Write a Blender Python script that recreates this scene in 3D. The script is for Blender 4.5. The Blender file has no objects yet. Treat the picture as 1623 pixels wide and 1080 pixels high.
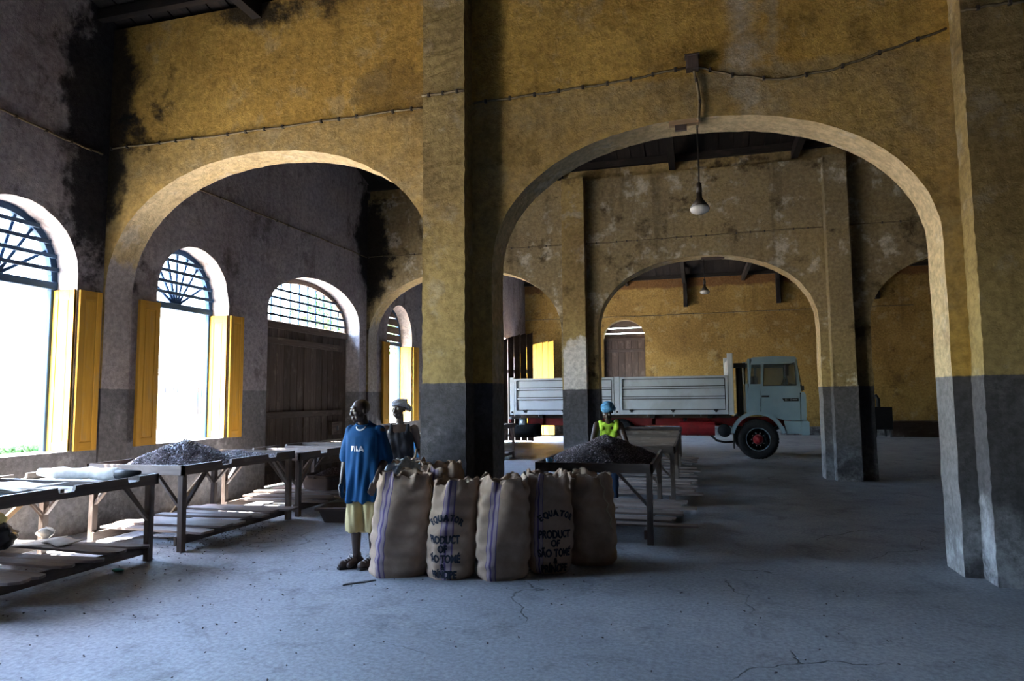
import bpy, bmesh, math, random
import numpy as np
from mathutils import Vector, Matrix, Quaternion
from mathutils.bvhtree import BVHTree

random.seed(7)
S = bpy.context.scene
COL = S.collection
PI = math.pi
R = math.radians

# ------------------------------------------------------------------ camera
cam = bpy.data.cameras.new('camera')
cam.sensor_width = 36.0
cam.lens = 23.5436
cam.clip_start = 0.05
cam.clip_end = 400
cam_ob = bpy.data.objects.new('camera', cam)
COL.objects.link(cam_ob)
vx = Vector((0.96475234, 0.26301022, -0.00886316))
vy = Vector((0.03074596, -0.07920272, 0.99638427))
vz = -Vector((-0.26135726, 0.96153656, 0.08449751))
M4 = Matrix((vx, vy, vz)).transposed().to_4x4()
M4.translation = Vector((7.47831, 0.0, 1.65011))
cam_ob.matrix_world = M4
S.camera = cam_ob

# ------------------------------------------------------------------ light, exposure
W = bpy.data.worlds.new('world')
S.world = W
W.use_nodes = True
wn = W.node_tree
wn.nodes.clear()
sky = wn.nodes.new('ShaderNodeTexSky')
sky.sky_type = 'NISHITA'
sky.sun_disc = False
sky.sun_elevation = R(62)
sky.sun_rotation = R(-101)
sky.air_density = 1.2
sky.dust_density = 0.8
sky.ozone_density = 2.0
bg = wn.nodes.new('ShaderNodeBackground')
bg.inputs['Strength'].default_value = 0.40
wo = wn.nodes.new('ShaderNodeOutputWorld')
wn.links.new(sky.outputs[0], bg.inputs['Color'])
wn.links.new(bg.outputs[0], wo.inputs['Surface'])

sun_dir = Vector((1.0, 0.2, -1.9)).normalized()
sun = bpy.data.lights.new('sun', 'SUN')
sun.energy = 7.5
sun.angle = R(0.53)
sun.color = (1.0, 0.95, 0.87)
sun_ob = bpy.data.objects.new('sun', sun)
sun_ob.rotation_euler = sun_dir.to_track_quat('-Z', 'Y').to_euler()
sun_ob.location = (-20, -4, 40)
COL.objects.link(sun_ob)

S.view_settings.view_transform = 'Standard'
S.view_settings.look = 'None'
S.view_settings.gamma = 1.0
S.view_settings.use_curve_mapping = False
S.view_settings.exposure = 4.4
S.cycles.max_bounces = 12
S.cycles.diffuse_bounces = 3
S.cycles.glossy_bounces = 3
S.cycles.transparent_max_bounces = 8
S.cycles.sample_clamp_indirect = 6.0
S.cycles.caustics_reflective = False
S.cycles.caustics_refractive = False

def portal(loc, sx, sy, rot):
    """guides the sky light through one opening of the left wall"""
    l = bpy.data.lights.new('portal', 'AREA')
    l.shape = 'RECTANGLE'
    l.size, l.size_y = sx, sy
    l.cycles.is_portal = True
    o = bpy.data.objects.new('portal', l)
    o.location = loc
    o.rotation_euler = rot
    COL.objects.link(o)

# ------------------------------------------------------------------ object helpers
def tag(o, label=None, cat=None, group=None, kind=None):
    if label: o['label'] = label
    if cat: o['category'] = cat
    if group: o['group'] = group
    if kind: o['kind'] = kind
    return o

def thing(name, label, cat, loc=(0, 0, 0), rz=0.0, group=None, kind=None):
    o = bpy.data.objects.new(name, None)
    o.empty_display_size = 0.2
    COL.objects.link(o)
    o.location = loc
    o.rotation_euler = (0, 0, rz)
    return tag(o, label, cat, group, kind)

def V(*a):
    return Vector(a)

class MB:
    def __init__(s):
        s.v, s.f, s.uv, s.sm = [], [], [], []

    def add(s, verts, faces, uvs=None, smooth=False):
        b = len(s.v)
        s.v.extend([tuple(p) for p in verts])
        for k, f in enumerate(faces):
            s.f.append(tuple(i + b for i in f))
            s.uv.append(uvs[k] if uvs else [(0.0, 0.0)] * len(f))
            s.sm.append(smooth)
        return s

    def beam(s, p0, p1, w, h, up=(0, 0, 1), ch=0.0, w1=None, h1=None):
        """box from p0 to p1, w across and h along up, chamfered by ch; u runs along the grain"""
        p0, p1 = Vector(p0), Vector(p1)
        d = p1 - p0
        L = d.length
        d.normalize()
        side = d.cross(Vector(up))
        if side.length < 1e-5:
            side = d.cross(Vector((0, 1, 0)))
        side.normalize()
        upv = side.cross(d).normalized()
        w1 = w if w1 is None else w1
        h1 = h if h1 is None else h1
        def ring(p, w, h):
            a, b = w / 2, h / 2
            c = min(ch, a * .8, b * .8)
            if c > 0:
                q = [(a - c, -b), (a, -b + c), (a, b - c), (a - c, b), (-a + c, b), (-a, b - c), (-a, -b + c), (-a + c, -b)]
            else:
                q = [(a, -b), (a, b), (-a, b), (-a, -b)]
            return [p + side * x + upv * y for x, y in q]
        r0, r1 = ring(p0, w, h), ring(p1, w1, h1)
        n = len(r0)
        fs, us = [], []
        acc = 0.0
        for i in range(n):
            j = (i + 1) % n
            e = (r0[j] - r0[i]).length
            fs.append((i, j, n + j, n + i))
            us.append([(0, acc), (0, acc + e), (L, acc + e), (L, acc)])
            acc += e
        fs.append(tuple(range(n - 1, -1, -1)))
        us.append([(0, 0.013 * i) for i in range(n)])
        fs.append(tuple(range(n, 2 * n)))
        us.append([(L, 0.013 * i) for i in range(n)])
        return s.add(r0 + r1, fs, us)

    def box(s, lo, hi, ch=0.0):
        d = [hi[i] - lo[i] for i in range(3)]
        c = [(hi[i] + lo[i]) / 2 for i in range(3)]
        a = max(range(3), key=lambda i: d[i])
        p0, p1 = list(c), list(c)
        p0[a], p1[a] = lo[a], hi[a]
        if a == 2:
            return s.beam(p0, p1, d[0], d[1], up=(0, 1, 0), ch=ch)
        return s.beam(p0, p1, d[1 - a], d[2], ch=ch)

    def tube(s, pts, r, n=8, cap=True, smooth=True):
        pts = [Vector(p) for p in pts]
        m = len(pts)
        rs = r if isinstance(r, (list, tuple)) else [r] * m
        vs, prev = [], None
        for i, p in enumerate(pts):
            t = (pts[min(i + 1, m - 1)] - pts[max(i - 1, 0)]).normalized()
            if prev is None:
                a = t.orthogonal().normalized()
            else:
                a = (prev - t * prev.dot(t)).normalized()
            prev = a
            b = t.cross(a)
            for k in range(n):
                g = 2 * PI * k / n
                vs.append(p + (a * math.cos(g) + b * math.sin(g)) * rs[i])
        fs = []
        for i in range(m - 1):
            for k in range(n):
                l = (k + 1) % n
                fs.append((i * n + k, i * n + l, (i + 1) * n + l, (i + 1) * n + k))
        s.add(vs, fs, smooth=smooth)
        if cap:
            b = len(s.v) - m * n
            s.f.append(tuple(b + k for k in range(n - 1, -1, -1)))
            s.f.append(tuple(b + (m - 1) * n + k for k in range(n)))
            s.uv += [[(0, 0)] * n] * 2
            s.sm += [False, False]
        return s

    def lathe(s, prof, n=20, o=(0, 0, 0), x=(1, 0, 0), y=(0, 1, 0), z=(0, 0, 1), smooth=True):
        o, x, y, z = Vector(o), Vector(x), Vector(y), Vector(z)
        vs, fs = [], []
        for r, h in prof:
            for k in range(n):
                g = 2 * PI * k / n
                vs.append(o + x * (r * math.cos(g)) + y * (r * math.sin(g)) + z * h)
        for i in range(len(prof) - 1):
            for k in range(n):
                l = (k + 1) % n
                fs.append((i * n + k, i * n + l, (i + 1) * n + l, (i + 1) * n + k))
        s.add(vs, fs, smooth=smooth)
        b = len(s.v) - len(vs)
        for row, flip in ((0, True), (len(prof) - 1, False)):
            if prof[row][0] > 1e-4:
                idx = [b + row * n + k for k in range(n)]
                s.f.append(tuple(reversed(idx)) if flip else tuple(idx))
                s.uv.append([(0, 0)] * n)
                s.sm.append(False)
        return s

    def prism(s, poly, fn, d0, d1):
        """polygon (a, b) -> fn(a, b, depth), solid between two depths; uv = (b, a)"""
        n = len(poly)
        vs = [fn(a, b, d0) for a, b in poly] + [fn(a, b, d1) for a, b in poly]
        fs = [tuple(range(n - 1, -1, -1)), tuple(range(n, 2 * n))]
        us = [[(poly[i][1], poly[i][0]) for i in range(n - 1, -1, -1)], [(b, a) for a, b in poly]]
        for i in range(n):
            j = (i + 1) % n
            fs.append((i, j, n + j, n + i))
            us.append([(poly[i][1], poly[i][0]), (poly[j][1], poly[j][0]), (poly[j][1], poly[j][0] + .03), (poly[i][1], poly[i][0] + .03)])
        return s.add(vs, fs, us)

    def grid(s, P, nu, nv, closed_u=False, smooth=True, uvf=None):
        """P(i, j) -> point; i over nu columns, j over nv rows"""
        vs = [P(i, j) for j in range(nv) for i in range(nu)]
        fs, us = [], []
        for j in range(nv - 1):
            for i in range(nu if closed_u else nu - 1):
                k = (i + 1) % nu
                fs.append((j * nu + i, j * nu + k, (j + 1) * nu + k, (j + 1) * nu + i))
                if uvf:
                    us.append([uvf(i, j), uvf(i + 1, j), uvf(i + 1, j + 1), uvf(i, j + 1)])
        return s.add(vs, fs, us if uvf else None, smooth)

    def mesh(s, name, mat):
        me = bpy.data.meshes.new(name)
        me.from_pydata(s.v, [], s.f)
        ul = me.uv_layers.new(name='uv')
        flat = [c for f in s.uv for p in f for c in p]
        ul.data.foreach_set('uv', flat)
        me.polygons.foreach_set('use_smooth', s.sm)
        for m in (mat if isinstance(mat, (list, tuple)) else [mat]):
            me.materials.append(m)
        bm = bmesh.new()
        bm.from_mesh(me)
        bmesh.ops.recalc_face_normals(bm, faces=bm.faces)
        bm.to_mesh(me)
        bm.free()
        return me

    def build(s, name, mat, parent=None, loc=None, rot=None):
        return link(name, s.mesh(name, mat), parent, loc, rot)

def link(name, me, parent=None, loc=None, rot=None):
    o = bpy.data.objects.new(name, me)
    COL.objects.link(o)
    if parent is not None: o.parent = parent
    if loc is not None: o.location = loc
    if rot is not None: o.rotation_euler = rot
    return o

def struct(o):
    o['kind'] = 'structure'
    return o

def bake(o):
    """apply an object's modifiers in place"""
    bpy.context.view_layer.update()
    dg = bpy.context.evaluated_depsgraph_get()
    me = bpy.data.meshes.new_from_object(o.evaluated_get(dg))
    old = o.data
    o.modifiers.clear()
    o.data = me
    bpy.data.meshes.remove(old)
    return o

# ------------------------------------------------------------------ materials
class NT:
    def __init__(s, name):
        s.m = bpy.data.materials.new(name)
        s.m.use_nodes = True
        s.t = s.m.node_tree
        s.b = s.t.nodes['Principled BSDF']

    def n(s, kind, **kw):
        nd = s.t.nodes.new(kind)
        for k, v in kw.items(): setattr(nd, k, v)
        return nd

    def set(s, sock, v):
        if hasattr(v, 'is_linked') or hasattr(v, 'links'):
            s.t.links.new(v, sock)
        elif isinstance(v, (tuple, list)) and len(v) == 3 and sock.type == 'RGBA':
            sock.default_value = (*v, 1)
        else:
            sock.default_value = v

    def math(s, op, a, b=0.0, c=None, clamp=False):
        nd = s.n('ShaderNodeMath', operation=op, use_clamp=clamp)
        s.set(nd.inputs[0], a); s.set(nd.inputs[1], b)
        if c is not None: s.set(nd.inputs[2], c)
        return nd.outputs[0]

    def mix(s, f, a, b, mode='MIX'):
        nd = s.n('ShaderNodeMix', data_type='RGBA', blend_type=mode)
        s.set(nd.inputs[0], f); s.set(nd.inputs[6], a); s.set(nd.inputs[7], b)
        return nd.outputs[2]

    def ramp(s, x, lo, hi, a=0.0, b=1.0):
        nd = s.n('ShaderNodeMapRange', interpolation_type='SMOOTHSTEP')
        s.set(nd.inputs[0], x)
        nd.inputs[1].default_value, nd.inputs[2].default_value = lo, hi
        nd.inputs[3].default_value, nd.inputs[4].default_value = a, b
        return nd.outputs[0]

    def noise(s, vec, scale, detail=4.0, rough=0.55, dist=0.0):
        nd = s.n('ShaderNodeTexNoise')
        if vec is not None: s.set(nd.inputs['Vector'], vec)
        nd.inputs['Scale'].default_value = scale
        nd.inputs['Detail'].default_value = detail
        nd.inputs['Roughness'].default_value = rough
        nd.inputs['Distortion'].default_value = dist
        return nd.outputs[0]

    def scale(s, vec, sc, off=(0, 0, 0)):
        nd = s.n('ShaderNodeMapping')
        s.set(nd.inputs[0], vec)
        nd.inputs['Scale'].default_value = sc
        nd.inputs['Location'].default_value = off
        return nd.outputs[0]

    def pos(s):
        return s.n('ShaderNodeNewGeometry').outputs['Position']

    def sep(s, vec):
        nd = s.n('ShaderNodeSeparateXYZ')
        s.set(nd.inputs[0], vec)
        return nd.outputs

    def bump(s, h, strength=.4, dist=.02):
        nd = s.n('ShaderNodeBump')
        nd.inputs['Strength'].default_value = strength
        nd.inputs['Distance'].default_value = dist
        s.set(nd.inputs['Height'], h)
        s.t.links.new(nd.outputs[0], s.b.inputs['Normal'])

    def out(s, col, rough=.8, spec=.3, metal=0.0):
        s.set(s.b.inputs['Base Color'], col)
        s.set(s.b.inputs['Roughness'], rough)
        s.set(s.b.inputs['Specular IOR Level'], spec)
        s.b.inputs['Metallic'].default_value = metal
        return s.m

def plaster(name, base1, base2, dark, pale, dado=(0.105, 0.10, 0.105), dark_amt=.5, pale_amt=.45, mould=(), band=None, foot=None, seed=0, spots=(), dado_z=1.808):
    t = NT(name)
    p0 = t.pos()
    p = t.scale(p0, (1, 1, 1), (seed * 3.7, seed * 1.3, seed * 2.1))
    x, y, z = t.sep(p0)
    n1 = t.noise(p, .55, 7, .6, .2)
    n2 = t.noise(p, 1.35, 12, .72, .15)
    n3 = t.noise(p, 2.1, 10, .68, .1)
    n4 = t.noise(p, 14, 8, .7)
    ns = t.noise(t.scale(p, (2.2, 2.2, .22)), 1.4, 7, .6)
    c = t.mix(t.ramp(n1, .35, .65), base1, base2)
    if band:      # rougher, greyer render in a height band above the arches
        lo, hi, bc, amt = band
        zz = t.math('ADD', z, t.math('MULTIPLY', t.math('SUBTRACT', n2, .5), .25))
        f = t.math('MULTIPLY', t.ramp(zz, hi + .04, hi - .04), t.ramp(zz, lo - 1.5, lo))
        c = t.mix(t.math('MULTIPLY', f, t.ramp(n3, .35, .62, amt * .5, amt)), c, bc)
    c = t.mix(t.math('MULTIPLY', t.ramp(n3, .53, .65), pale_amt), c, pale)
    c = t.mix(t.math('MULTIPLY', t.ramp(n2, .53, .66), dark_amt), c, dark)
    c = t.mix(t.math('MULTIPLY', t.ramp(ns, .54, .7), dark_amt * .55), c, dark)
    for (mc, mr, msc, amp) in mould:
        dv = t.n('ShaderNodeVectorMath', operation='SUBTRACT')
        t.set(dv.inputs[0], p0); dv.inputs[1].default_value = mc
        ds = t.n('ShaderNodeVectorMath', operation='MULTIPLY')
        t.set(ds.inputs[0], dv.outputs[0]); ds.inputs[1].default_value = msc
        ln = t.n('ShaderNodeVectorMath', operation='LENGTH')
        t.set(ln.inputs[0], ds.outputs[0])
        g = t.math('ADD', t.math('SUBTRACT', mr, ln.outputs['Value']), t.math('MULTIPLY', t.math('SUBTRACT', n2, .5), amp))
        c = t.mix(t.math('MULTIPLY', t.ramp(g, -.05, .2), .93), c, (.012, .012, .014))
    for (mc, mr, msc, amp, pc, pa) in spots:
        dv = t.n('ShaderNodeVectorMath', operation='SUBTRACT')
        t.set(dv.inputs[0], p0); dv.inputs[1].default_value = mc
        ds = t.n('ShaderNodeVectorMath', operation='MULTIPLY')
        t.set(ds.inputs[0], dv.outputs[0]); ds.inputs[1].default_value = msc
        ln = t.n('ShaderNodeVectorMath', operation='LENGTH')
        t.set(ln.inputs[0], ds.outputs[0])
        g = t.math('ADD', t.math('SUBTRACT', mr, ln.outputs['Value']), t.math('MULTIPLY', t.math('SUBTRACT', n3, .5), amp))
        c = t.mix(t.math('MULTIPLY', t.ramp(g, -.04, .08), pa), c, pc)
    # skirting paint up to shoulder height, with a wavering edge
    ze = t.math('ADD', z, t.math('MULTIPLY', t.math('SUBTRACT', n4, .5), .02))
    dcol = t.mix(t.ramp(n1, .3, .7), dado, tuple(k * .72 for k in dado))
    dcol = t.mix(t.math('MULTIPLY', t.ramp(n3, .56, .7), .5), dcol, tuple(min(1, k * 2.1) for k in dado))
    f0 = foot if foot else (.36, .36, .37)
    low = t.math('MULTIPLY', t.ramp(t.math('ADD', z, t.math('MULTIPLY', n3, -1.4)), .1, -.55), t.ramp(n2, .42, .6))
    dcol = t.mix(t.math('MULTIPLY', low, .8), dcol, f0)
    c = t.mix(t.ramp(ze, dado_z + .007, dado_z - .008), c, dcol)
    c = t.mix(1.0, c, t.mix(t.ramp(n4, .3, .7), (.70, .70, .70), (1.2, 1.2, 1.2)), 'MULTIPLY')
    h = t.math('ADD', t.math('MULTIPLY', n4, .55), t.math('ADD', t.math('MULTIPLY', n2, 1.4), t.math('MULTIPLY', t.noise(p, 55, 4, .7), .25)))
    t.bump(h, .7, .045)
    return t.out(c, .92, .15)

OCHRE1, OCHRE2 = (.60, .39, .10), (.46, .28, .065)
m_wall_near = plaster('plaster_ochre', OCHRE1, OCHRE2, (.13, .085, .03), (.50, .42, .26), dark_amt=.5, pale_amt=.35,
                      band=(3.0, 5.0, (.38, .295, .15), .7), seed=1,
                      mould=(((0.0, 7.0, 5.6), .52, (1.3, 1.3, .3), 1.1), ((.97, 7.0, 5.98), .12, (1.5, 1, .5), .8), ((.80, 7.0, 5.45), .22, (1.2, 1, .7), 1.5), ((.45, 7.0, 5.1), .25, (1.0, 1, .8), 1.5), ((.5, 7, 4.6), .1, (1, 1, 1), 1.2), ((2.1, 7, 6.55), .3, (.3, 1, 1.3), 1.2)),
                      spots=(((8.05, 7.0, 6.1), .06, (.42, 1, .045), .22, (.55, .52, .44), .8), ((8.36, 7.0, 6.0), .02, (.8, 1, .04), .12, (.50, .46, .36), .7), ((4.2, 7.0, 5.3), .5, (1, 1, 1.4), 1.2, (.17, .105, .03), .6)))
m_wall_mid = plaster('plaster_olive', (.40, .30, .13), (.27, .205, .10), (.075, .055, .03), (.62, .57, .45), dark_amt=.9, pale_amt=.95,
                     band=(3.2, 6.4, (.34, .29, .19), .6), seed=4,
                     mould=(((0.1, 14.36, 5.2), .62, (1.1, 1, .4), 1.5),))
m_wall_back = plaster('plaster_gold', (.42, .275, .085), (.30, .19, .06), (.15, .09, .035), (.52, .42, .22), dark_amt=.75, pale_amt=.45, seed=9, dado_z=.35, spots=(((8, 29.8, 6.7), .35, (.02, 1, 1), .5, (.16, .07, .03), .8),))
m_wall_left = plaster('plaster_mauve', (.46, .415, .43), (.35, .31, .33), (.12, .095, .095), (.56, .53, .54), dado=(.26, .255, .265), dark_amt=.7, pale_amt=.5, seed=6,
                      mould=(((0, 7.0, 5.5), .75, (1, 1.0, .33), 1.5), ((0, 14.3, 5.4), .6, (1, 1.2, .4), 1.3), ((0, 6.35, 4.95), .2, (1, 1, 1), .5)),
                      foot=(.30, .28, .26))
m_reveal = plaster('plaster_reveal', (.60, .56, .55), (.50, .45, .44), (.22, .17, .15), (.66, .63, .62), dado=(.34, .33, .33), dark_amt=.45, pale_amt=.5, seed=21)
m_soffit = plaster('plaster_cream', (.64, .51, .30), (.58, .43, .21), (.24, .15, .09), (.66, .60, .48), dado=(.22, .21, .21), dark_amt=.4, pale_amt=.5, seed=3, foot=(.5, .5, .5),
                   spots=(((0.0, 7.2, 2.2), 1.1, (1, 1, .8), .6, (.43, .385, .38), .9), ((0.0, 14.6, 2.2), 1.0, (1, 1, .8), .6, (.40, .36, .33), .85)))
m_pier = plaster('plaster_pier', (.38, .285, .12), (.29, .21, .085), (.13, .09, .045), (.42, .37, .28), dark_amt=.5, pale_amt=.45, seed=12, foot=(.5, .5, .52))

m_pier_peeled = plaster('plaster_pier_peeled', (.40, .30, .12), (.28, .20, .09), (.10, .07, .035), (.46, .42, .34), dark_amt=.6, pale_amt=.6, seed=15, foot=(.55, .58, .62),
                        spots=(((5.03, 14.1, 2.2), .42, (.9, 1, .6), .7, (.64, .60, .56), .95),))
def mat_floor():
    t = NT('concrete_floor')
    p = t.pos()
    n1 = t.noise(p, .35, 8, .6, .5)
    n2 = t.noise(p, 2.2, 10, .68, .8)
    n3 = t.noise(p, 30, 6, .7)
    c = t.mix(t.ramp(n1, .3, .7), (.34, .355, .385), (.255, .268, .295))
    c = t.mix(t.math('MULTIPLY', t.ramp(n2, .52, .68), .55), c, (.15, .155, .165))
    c = t.mix(t.math('MULTIPLY', t.ramp(t.noise(p, 1.1, 9, .65, 1.5), .56, .66), .4), c, (.40, .40, .41))
    wv = t.n('ShaderNodeVectorMath', operation='ADD')
    t.set(wv.inputs[0], p)
    nv = t.n('ShaderNodeTexNoise'); nv.inputs['Scale'].default_value = 1.7; nv.inputs['Detail'].default_value = 5
    t.set(nv.inputs['Vector'], p)
    sc = t.n('ShaderNodeVectorMath', operation='SCALE'); t.set(sc.inputs[0], nv.outputs['Color']); sc.inputs['Scale'].default_value = .5
    t.set(wv.inputs[1], sc.outputs[0])
    vo = t.n('ShaderNodeTexVoronoi', feature='DISTANCE_TO_EDGE')
    t.set(vo.inputs['Vector'], wv.outputs[0]); vo.inputs['Scale'].default_value = .38
    crack = t.math('MULTIPLY', t.ramp(vo.outputs['Distance'], .0032, .0008), t.ramp(t.noise(p, .6, 2), .52, .58))
    c = t.mix(t.math('MULTIPLY', crack, .8), c, (.05, .05, .055))
    c = t.mix(1.0, c, t.mix(t.ramp(n3, .3, .7), (.66, .66, .66), (1.16, 1.16, 1.16)), 'MULTIPLY')
    t.bump(t.math('ADD', t.math('MULTIPLY', n2, .8), t.math('ADD', t.math('MULTIPLY', n3, .3), t.math('MULTIPLY', crack, -1.0))), .5, .012)
    return t.out(c, t.ramp(n2, .3, .7, .5, .72), .35)
m_floor = mat_floor()

def wood(name, a, b, wear=(.4, .36, .32), wear_amt=.3, rough=.75, spec=.25, grain=1.0, paint=None):
    t = NT(name)
    uv = t.n('ShaderNodeUVMap').outputs[0]
    oi = t.n('ShaderNodeObjectInfo').outputs['Random']
    add = t.n('ShaderNodeVectorMath', operation='ADD')
    t.set(add.inputs[0], uv)
    cmb = t.n('ShaderNodeCombineXYZ')
    t.set(cmb.inputs[0], t.math('MULTIPLY', oi, 17.0)); t.set(cmb.inputs[1], t.math('MULTIPLY', oi, 31.0))
    t.set(add.inputs[1], cmb.outputs[0])
    g = t.noise(t.scale(add.outputs[0], (1.6, 34, 1)), 1.0, 6, .6, .3)
    bl = t.noise(t.scale(add.outputs[0], (2.2, 5, 1)), 1.0, 8, .65)
    c = t.mix(t.ramp(g, .3, .7), a, b)
    c = t.mix(t.math('MULTIPLY', t.ramp(bl, .52, .66), wear_amt), c, wear)
    v = t.ramp(oi, 0, 1, .78, 1.18)
    vc = t.n('ShaderNodeCombineColor')
    for i in range(3): t.set(vc.inputs[i], v)
    c = t.mix(1.0, c, vc.outputs[0], 'MULTIPLY')
    t.bump(t.math('ADD', g, t.math('MULTIPLY', bl, .6)), .35 * grain, .006)
    return t.out(c, rough, spec)

m_wood_table = wood('weathered_table_wood', (.115, .085, .07), (.075, .055, .046), (.24, .21, .19), .4, .55, .4)
m_wood_board = wood('grey_shelf_board', (.25, .195, .17), (.17, .13, .115), (.36, .31, .28), .4, .6, .35)
m_wood_pale = wood('pale_batten', (.42, .28, .16), (.34, .22, .12), (.5, .42, .32), .3)
m_wood_dark = wood('dark_door_plank', (.125, .092, .074), (.08, .058, .047), (.24, .19, .155), .5, .7)
m_wood_roof = wood('dark_roof_timber', (.022, .018, .016), (.014, .012, .011), (.07, .045, .034), .3)  # one dark tone for all roof boards and beams
m_yellow = wood('yellow_shutter_paint', (.66, .36, .05), (.55, .28, .03), (.38, .27, .12), .4, .6, .3, .7)
m_frame_blue = wood('glare_blue_frame', (.030, .070, .135), (.022, .05, .10), (.10, .12, .15), .25)  # blue of the window glare put into the frame colour
m_trough = wood('trough_wood', (.085, .062, .052), (.055, .042, .036), (.30, .27, .25), .55, .6)

def plain(name, col, rough=.6, spec=.3, metal=0.0, var=.12, sc=8.0, bump=0.0, dirt=None):
    t = NT(name)
    oc = t.n('ShaderNodeTexCoord').outputs['Object']
    n = t.noise(oc, sc, 6, .6)
    c = t.mix(t.ramp(n, .3, .7), tuple(k * (1 - var) for k in col), tuple(min(1, k * (1 + var)) for k in col))
    if dirt:
        c = t.mix(t.math('MULTIPLY', t.ramp(t.noise(oc, sc * .35, 8, .65, .6), .5, .68), dirt[1]), c, dirt[0])
    if bump: t.bump(n, bump, .01)
    return t.out(c, rough, spec, metal)

m_skin = plain('dark_skin', (.045, .026, .019), .42, .5, 0, .15, 14, .1)
m_eye = plain('eye_white', (.55, .52, .47), .3, .5)
m_shirt = plain('blue_jersey', (.006, .055, .15), .85, .2, 0, .12, 6, .15)
m_shorts = plain('khaki_cotton', (.42, .33, .16), .85, .2, 0, .12, 6, .15)
m_white_print = plain('white_print', (.75, .76, .78), .7)
m_shoe = plain('worn_brown_leather', (.055, .036, .030), .5, .4, 0, .3, 20, .2, ((.16, .12, .10), .5))
m_sole = plain('shoe_sole', (.03, .03, .032), .7)
m_lace = plain('shoe_lace', (.45, .43, .42), .8)
m_black_top = plain('black_vest_cloth', (.013, .013, .017), .85, .2)
m_scarf_grey = plain('grey_headscarf', (.20, .22, .28), .85, .2, 0, .35, 18, .3)
m_scarf_blue = plain('blue_headscarf', (.10, .27, .44), .85, .2, 0, .45, 22, .3)
m_green_top = plain('lime_vest_cloth', (.40, .62, .06), .85, .2, 0, .12, 10, .2)
m_trousers = plain('navy_cloth', (.02, .035, .07), .85, .2)
m_white_paint = plain('truck_white_paint', (.60, .64, .66), .38, .5, 0, .05, 3, 0, ((.38, .37, .34), .35))
m_cab_paint = plain('cab_pale_paint', (.20, .285, .33), .32, .5, 0, .05, 3, 0, ((.30, .33, .33), .3))
m_red_paint = plain('red_chassis_paint', (.24, .013, .016), .45, .4, 0, .2, 5, 0, ((.12, .03, .025), .5))
m_black_part = plain('black_machine_part', (.012, .012, .013), .6, .3)
m_tyre = plain('tyre_rubber', (.018, .018, .019), .85, .2, 0, .2, 12, .2)
m_grey_metal = plain('grey_metal', (.35, .38, .40), .4, .5, .6, .2, 6)
m_bucket = plain('blue_plastic', (.06, .26, .46), .45, .4, 0, .08)
m_cloth_white = plain('white_sacking', (.62, .60, .56), .9, .1, 0, .15, 12, .3)
m_liner = plain('grey_woven_liner', (.40, .42, .42), .8, .2, 0, .3, 16, .3)
m_paper = plain('pale_card', (.58, .53, .46), .9, .1, 0, .1, 5)
m_lampglass = plain('milky_bulb', (.72, .70, .66), .25, .5)
m_lampcap = plain('brown_bakelite', (.05, .04, .03), .4, .4)
m_cable = plain('grimy_cable', (.20, .155, .09), .7, .3, 0, .3, 20)
m_wire = plain('black_flex', (.012, .011, .010), .6, .3)
m_string = plain('pale_twine', (.50, .42, .28), .9, .1)
m_ink = plain('stencil_ink', (.030, .034, .045), .9, .1, 0, .4, 30)
m_screen = plain('grey_tray_mesh', (.22, .24, .26), .5, .5, .2, .2, 20)
m_bean = plain('cocoa_bean', (.045, .034, .040), .4, .5, 0, .5, 70)
m_bean_pale = plain('cocoa_bean_pale', (.30, .255, .29), .5, .4, 0, .4, 70)  # paler tone for beans picked at random
m_teal = plain('teal_plastic', (.08, .45, .42), .5)
m_blackbag = plain('black_plastic_bag', (.015, .015, .018), .25, .5)
m_lemon = plain('yellow_cloth', (.75, .62, .25), .8)
m_ground = plain('pale_earth', (.46, .40, .33), .95, .1, 0, .15, 1.2, .3)
m_house_wall = plain('cream_wall', (.72, .60, .34), .9, .1, 0, .06, 2)
m_house_pale = plain('white_wall', (.78, .74, .68), .9, .1, 0, .06, 2)
m_house_roof = plain('pale_sheet_roof', (.58, .57, .56), .7, .3, 0, .1, 2)
m_blue_door = plain('blue_louvre', (.13, .28, .42), .6)
m_trailer = plain('trailer_yellow', (.78, .60, .16), .5, .4, 0, .08, 3, 0, ((.5, .46, .38), .4))
m_leaf = plain('tree_leaf', (.07, .17, .035), .6, .3, 0, .5, 2)
m_bark = plain('bark', (.12, .09, .06), .9, .1, 0, .3, 6, .4)
m_grass = plain('grass_blade', (.09, .20, .05), .8, .2, 0, .4, 3)
m_glass = None
def mat_glass():
    t = NT('cab_glass')
    t.b.inputs['Transmission Weight'].default_value = .92
    t.b.inputs['IOR'].default_value = 1.05
    return t.out((.55, .6, .6), .03, .5)
m_glass = mat_glass()

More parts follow.
